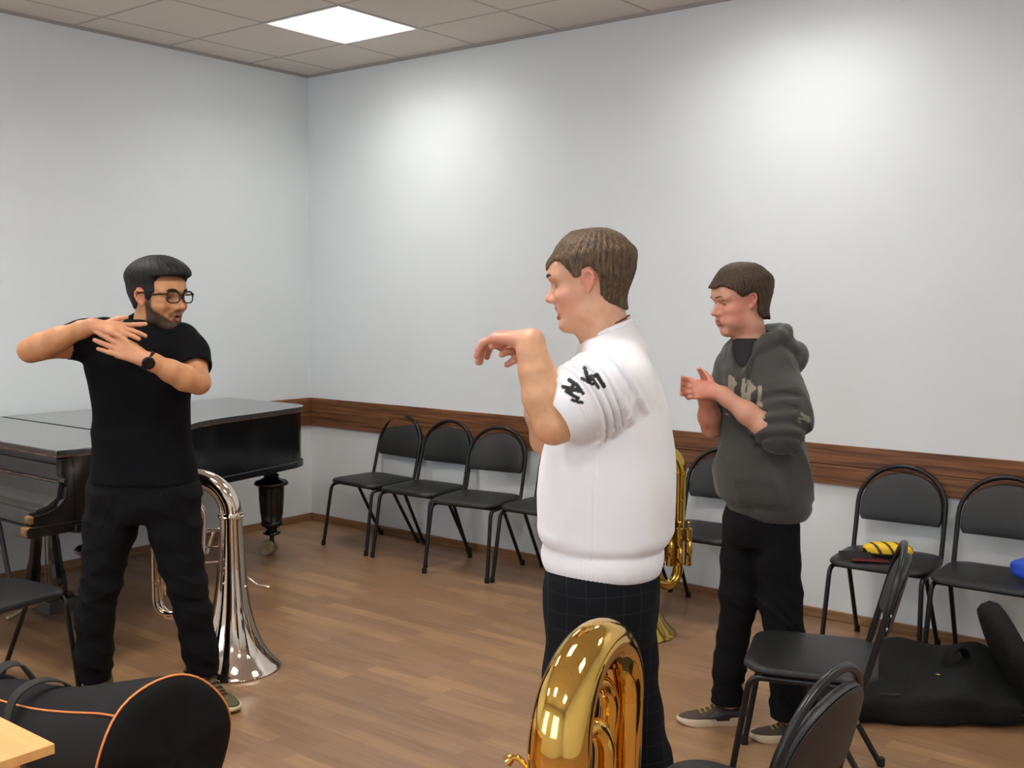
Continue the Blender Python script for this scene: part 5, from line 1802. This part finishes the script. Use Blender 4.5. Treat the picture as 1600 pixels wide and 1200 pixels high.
# ------------------------------------------------------------------ person in the grey hoodie, facing left, hands together
def build_C():
    root = empty('person', (4.068, -1.484, 0), YAW)
    tag(root, 'person in dark grey hoodie and black trousers, cheeks puffed, hands held together', 'person')
    hd = Head((-.094, .012, 1.531), PI + math.radians(15), math.radians(9), 0, .99, .98)
    F = Field(axis(-.32, .12, .0045, [(-.31, .02, .0023)]), axis(-.27, .16, .0045, [(-.25, .10, .0024)]),
              axis(.05, 1.68, .014, [(1.0, 1.18, .0045), (1.16, 1.30, .0025), (1.36, 1.67, .0024)]))
    hd.add_to(F, mouth=.0015, puff=1, purse=.006, nose=2.0)
    F.add(cap((-.072, .012, 1.49), (-.045, .01, 1.35), .051, .056), .03)
    F.add(stack([(.80, 0, 0, .09, .085), (.95, 0, 0, .11, .10), (1.15, -.002, 0, .12, .11), (1.26, -.01, 0, .11, .10), (1.33, -.02, 0, .09, .08), (1.38, -.035, 0, .06, .06)], 2.3, 0, .03), .03)
    limb(F, [(-.05, .035, .76, .065), (-.066, .03, .49, .048), (-.090, .06, .10, .04)], .03)
    limb(F, [(.035, -.035, .76, .065), (.055, -.05, .49, .048), (.082, -.078, .10, .04)], .03)
    limb(F, [(.025, -.075, 1.28, .045), (.03, -.14, 1.19, .044), (.012, -.185, 1.088, .038)], .02)
    limb(F, [(.008, -.186, 1.086, .037), (-.045, -.178, 1.118, .041), (-.10, -.165, 1.158, .035), (-.165, -.145, 1.205, .025), (-.185, -.138, 1.220, .023)], .02)
    hand(F, (-.188, -.136, 1.224), (-.93, .16, .10), (-.1, .25, .95), sc=.90, curl=(.50, .55, .55, .55), thumb=(.45, .85, .3), tcurl=.3, spread=.06, mirror=1)
    limb(F, [(-.11, .08, 1.29, .048), (-.15, .06, 1.18, .045), (-.178, .03, 1.09, .036)], .02)
    limb(F, [(-.180, .028, 1.088, .036), (-.195, .0, 1.13, .038), (-.212, -.04, 1.19, .027), (-.216, -.06, 1.215, .023)], .02)
    hand(F, (-.216, -.075, 1.222), (-.80, -.22, .18), (.1, -.2, .95), sc=.90, curl=(.30, .35, .35, .4), thumb=(.5, .8, .2), tcurl=.2, spread=.06, mirror=-1)

    def col(P):
        f, l, u = hd.regions(P)
        C = np.tile(V(*srgb(206, 152, 128)[:3]), (len(P), 1))
        inh = (np.abs(l) < .1) & (f > -.13) & (f < .14) & (u > -.01) & (u < .25)
        ck = np.clip(1 - ((f - .055) ** 2 + (u - .085) ** 2) / .0028, 0, 1)[:, None] * inh[:, None]
        C = C * (1 - .6 * ck) + V(*srgb(208, 124, 110)[:3]) * .6 * ck
        lip = inh & (f > .0815) & (u > .040) & (u < .065) & (np.abs(l) < .016)
        C[lip] = V(*srgb(176, 104, 94)[:3])
        er = inh & (np.abs(l) > .071) & (np.abs(f + .008) < .022)
        C[er] = V(*srgb(208, 136, 118)[:3])
        hn = P[:, 0] < -.2
        C[hn & (P[:, 2] < 1.35)] = V(*srgb(208, 140, 118)[:3])
        return C
    F.build('body', M['skin'], root, smooth=1, color=col)
    del F
    hd.eyes(root, M['iris_grey'], .35, M['lid_fair'])
    m_h = hair_mat('dark_brown_hair', srgb(44, 32, 24), srgb(86, 66, 48))
    hd.brows(root, hair_mat('fair_brow', srgb(100, 74, 58), srgb(120, 92, 72)), .0026)
    poly = [(.14, .036), (.112, .040), (.100, .050), (.085, .048), (.070, .040), (.052, .032), (.038, .018), (.026, .014), (.012, .020), (.004, .026), (-.014, .028), (-.028, .018), (-.030, -.010), (-.034, -.040), (-.055, -.055), (-.08, -.052), (-.095, -.065), (-.13, -.06), (-.17, 0), (-.17, .22), (.2, .22), (.2, .036)]

    def th(f, l, u):
        return (.009 + .010 * np.clip((u - .14) / .06, 0, 1)) * (1 - .4 * np.clip((f - .05) / .04, 0, 1)) + .006 * np.clip((.115 - u) / .06, 0, 1) * (f < -.02)
    hair_mesh(hd, root, poly, th, m_h, 17, .0024, neck=cap((-.062, .012, 1.50), (-.045, .01, 1.35), .052, .056))

    S_ = Field(axis(-.24, .24, .0046, [(-.17, -.04, .0028)]), axis(-.32, .24, .0046), axis(.74, 1.50, .0046, [(1.10, 1.30, .003)]))
    S_.add(stack([(.772, .028, 0, .118, .115), (.785, .026, 0, .130, .125), (.815, .020, 0, .146, .135), (.825, .018, 0, .146, .135), (.85, .006, 0, .154, .145), (.92, -.004, 0, .160, .152), (1.02, -.010, 0, .156, .15), (1.15, -.020, 0, .142, .14), (1.24, -.028, 0, .130, .135), (1.31, -.030, 0, .120, .125), (1.355, -.028, 0, .106, .108), (1.395, -.035, 0, .082, .088), (1.42, -.042, 0, .075, .078)], 2.3, -.3, .008), .01)
    limb(S_, [(.025, -.065, 1.290, .074), (.030, -.115, 1.20, .080), (.026, -.160, 1.135, .076), (.012, -.180, 1.105, .064)], .045)
    S_.add(cap((.012, -.182, 1.096), (-.035, -.180, 1.118), .058, .050), .03)
    limb(S_, [(-.10, .07, 1.285, .075), (-.13, .06, 1.19, .070), (-.150, .05, 1.12, .058)], .04)
    # hood lying on the back
    ring = []
    for i in range(14):
        a = 2 * PI * i / 14
        ring.append(V(-.028 + .090 * math.cos(a), .008 + .088 * math.sin(a), 1.385 + .042 * math.cos(a)))
    for a, b in zip(ring, ring[1:] + ring[:1]): S_.add(cap(a, b, .026), .02)
    S_.add(ell((.062, .010, 1.380), (.062, .092, .042), rotm(0, .55, 0)), .018)
    S_.add(ell((.104, .005, 1.330), (.040, .080, .062), rotm(0, .25, 0)), .014)
    h1 = fold_noise(51, 15, 15, 7, .018); h2 = fold_noise(52, 24, 24, 30, .007); g1 = vnoise(53)
    a0, a1 = V(.032, -.070, 1.290), V(.010, -.18, 1.10); axx = nrm(a1 - a0)

    def disp(x, y, z):
        s = (x - a0[0]) * axx[0] + (y - a0[1]) * axx[1] + (z - a0[2]) * axx[2]
        qx, qy, qz = x - a0[0] - axx[0] * s, y - a0[1] - axx[1] * s, z - a0[2] - axx[2] * s
        arm = np.clip((s - .08) / .05, 0, 1) * np.clip((.10 - np.sqrt(qx * qx + qy * qy + qz * qz)) / .015, 0, 1) * np.clip((.27 - s) / .01, 0, 1)
        rings_ = -.005 * np.sin(s * 2 * PI / .045 + 2.0 * g1(x * 7, y * 7, z * 7)) * arm
        up = np.clip((z - .825) / .02, 0, 1)
        band = np.where(z < .82, .001 * np.sin(np.arctan2(y, x) * 130), 0)
        return rings_ + (h1(x + .35 * z, y, z * .5) + h2(x, y, z) * .7) * up * (1 - arm) + band + .003 * g1(x * 8, y * 8, z * 9) * up
    S_.displace(disp)
    S_.add(cap((-.02, -.182, 1.108), (-.10, -.168, 1.152), .042, .042), .005, sub=True)
    S_.add(cap((-.150, .045, 1.11), (-.2, .03, 1.06), .045), .005, sub=True)
    S_.add(cap((-.045, .01, 1.405), (-.07, .01, 1.48), .060, .066), .006, sub=True)
    S_.add(cap((-.078, -.030, 1.415), (-.132, -.128, 1.282), .060, .012), .005, sub=True)
    S_.add(cap((-.11, -.05, 1.43), (-.15, -.16, 1.36), .05, .04), .005, sub=True)
    grey = V(*srgb(60, 60, 57)[:3]); beige = V(*srgb(150, 143, 122)[:3])
    # old-style letter strokes across the chest, in (x, z)
    st = []
    def letter(x0, z0, segs, w=.0045):
        for (a, b, c, d_) in segs: st.append(((x0 + a, z0 + b), (x0 + c, z0 + d_), w))
    R_ = [(0, 0, .004, .085), (.004, .085, .020, .066), (.020, .066, .006, .046), (.006, .046, .022, 0), (.010, .0, .012, .08)]
    B_ = [(0, 0, .002, .075), (.002, .075, .016, .062), (.016, .062, .004, .044), (.004, .044, .018, .026), (.018, .026, 0, 0)]
    letter(-.146, 1.178, [(a * .9, b_ * 1.15, c * .9, d_ * 1.15) for a, b_, c, d_ in R_], .0038)
    letter(-.112, 1.150, [(a * 1.9, b_ * 1.38, c * 1.9, d_ * 1.38) for a, b_, c, d_ in R_], .0060)
    letter(-.060, 1.150, [(0, 0, .002, .095)], .0055)
    st += [((-.150, 1.145), (-.140, 1.135), .003), ((-.125, 1.13), (-.115, 1.10), .003)]
    # print on the sleeve and down the back edge
    sl = [((.060, 1.165), (.085, 1.150), .005), ((.055, 1.150), (.092, 1.140), .004), ((.075, 1.145), (.088, 1.135), .004), ((.05, 1.14), (.06, 1.135), .003)]

    def dist(x, z, lst):
        d = np.full(len(x), 1.0)
        for a, b, r in lst:
            ex, ez = b[0] - a[0], b[1] - a[1]
            t = np.clip(((x - a[0]) * ex + (z - a[1]) * ez) / (ex * ex + ez * ez), 0, 1)
            d = np.minimum(d, np.hypot(x - a[0] - ex * t, z - a[1] - ez * t) - r)
        return d

    def scol(P):
        C = np.tile(grey, (len(P), 1)); x, y, z = P.T
        n = vnoise(61)(x * 9, y * 9, z * 9)[:, None] * .06
        C = C * (1 + n)
        n2 = vnoise(62)(x * 260, y * 260, z * 260)
        C[(dist(x, z, st) + n2 * .0006 < 0) & (y < -.03) & (x < -.045) & (z > 1.14)] = beige
        C[(dist(x, z, sl) + n2 * .0015 < 0) & (y < -.1)] = V(*srgb(120, 122, 108)[:3])
        bk = (x > .135) & (z > .98) & (z < 1.18) & (n2 > .1) & (y < .05)
        C[bk] = V(*srgb(104, 104, 90)[:3])
        return C
    hoodie = S_.build('hoodie', M['cloth_tint'], root, smooth=1, color=scol)
    del S_
    T_ = Field(axis(-.16, .09, .005), axis(-.16, .14, .005), axis(1.18, 1.46, .005))
    T_.add(stack([(1.20, -.03, 0, .112, .115), (1.28, -.032, 0, .108, .112), (1.33, -.035, 0, .098, .098), (1.375, -.042, .004, .080, .078), (1.405, -.050, .008, .064, .064)], 2.3, -.3, .01), .01)
    T_.add(cap((-.05, .01, 1.40), (-.07, .01, 1.46), .055, .058), .005, sub=True)
    T_.build('undershirt', mat('black_cotton', srgb(18, 18, 24), .8), root)
    bm = bmesh.new()
    for y0 in (-.07,):
        tube(bm, catmull([(-.070, -.110, 1.345), (-.088, -.128, 1.325), (-.098, -.136, 1.29), (-.102, -.140, 1.255)], 5), .0022, 6)
    mesh_obj('drawstring', bm, mat('charcoal_cord', srgb(50, 50, 52), .8), hoodie)
    J = Field(axis(-.20, .20, .0055), axis(-.21, .18, .0055), axis(.06, .88, .0062))
    J.add(stack([(.68, -.014, 0, .100, .10), (.76, -.012, 0, .115, .112), (.86, -.002, 0, .112, .11)], 2.4, 0, .02), .02)
    limb(J, [(-.052, .04, .75, .084), (-.060, .035, .62, .074), (-.068, .03, .50, .066), (-.088, .045, .33, .057), (-.097, .06, .20, .055), (-.098, .065, .085, .060)], .02)
    limb(J, [(.034, -.04, .75, .082), (.042, -.045, .62, .073), (.055, -.055, .50, .069), (.074, -.075, .33, .062), (.082, -.078, .20, .058), (.084, -.075, .085, .060)], .02)
    ff = fold_noise(71, 14, 14, 26, .008); f3 = fold_noise(72, 10, 10, 60, .009)
    J.displace(lambda x, y, z: ff(x, y, z + x * .5) + f3(x, y, z + x) * (np.clip(1 - np.abs(z - .45) * 5, 0, 1) + np.clip(1 - np.abs(z - .15) * 7, 0, 1)))
    J.cut(lambda x, y, z: .082 - z, .005)
    J.build('trousers', mat('black_twill', srgb(11, 11, 14), .88, bump=.2, bscale=400, spec=.2), root)
    su = mat('brown_grey_suede', srgb(66, 54, 44), .85, bump=.2, bscale=250); pn_ = mat('dark_grey_panel', srgb(46, 46, 50), .7)
    so = mat('offwhite_sole', srgb(200, 186, 158), .6); lc = mat('tan_lace', srgb(176, 128, 58), .7)
    shoe(root, 'shoe', (-.015, .085), (-.280, .075), su, so, lc, high=.014, patch=pn_)
    shoe(root, 'shoe', (.200, -.050), (-.050, -.070), su, so, lc, high=.014, patch=pn_)
    return root


PA = build_A()
PB = build_B()
PC = build_C()
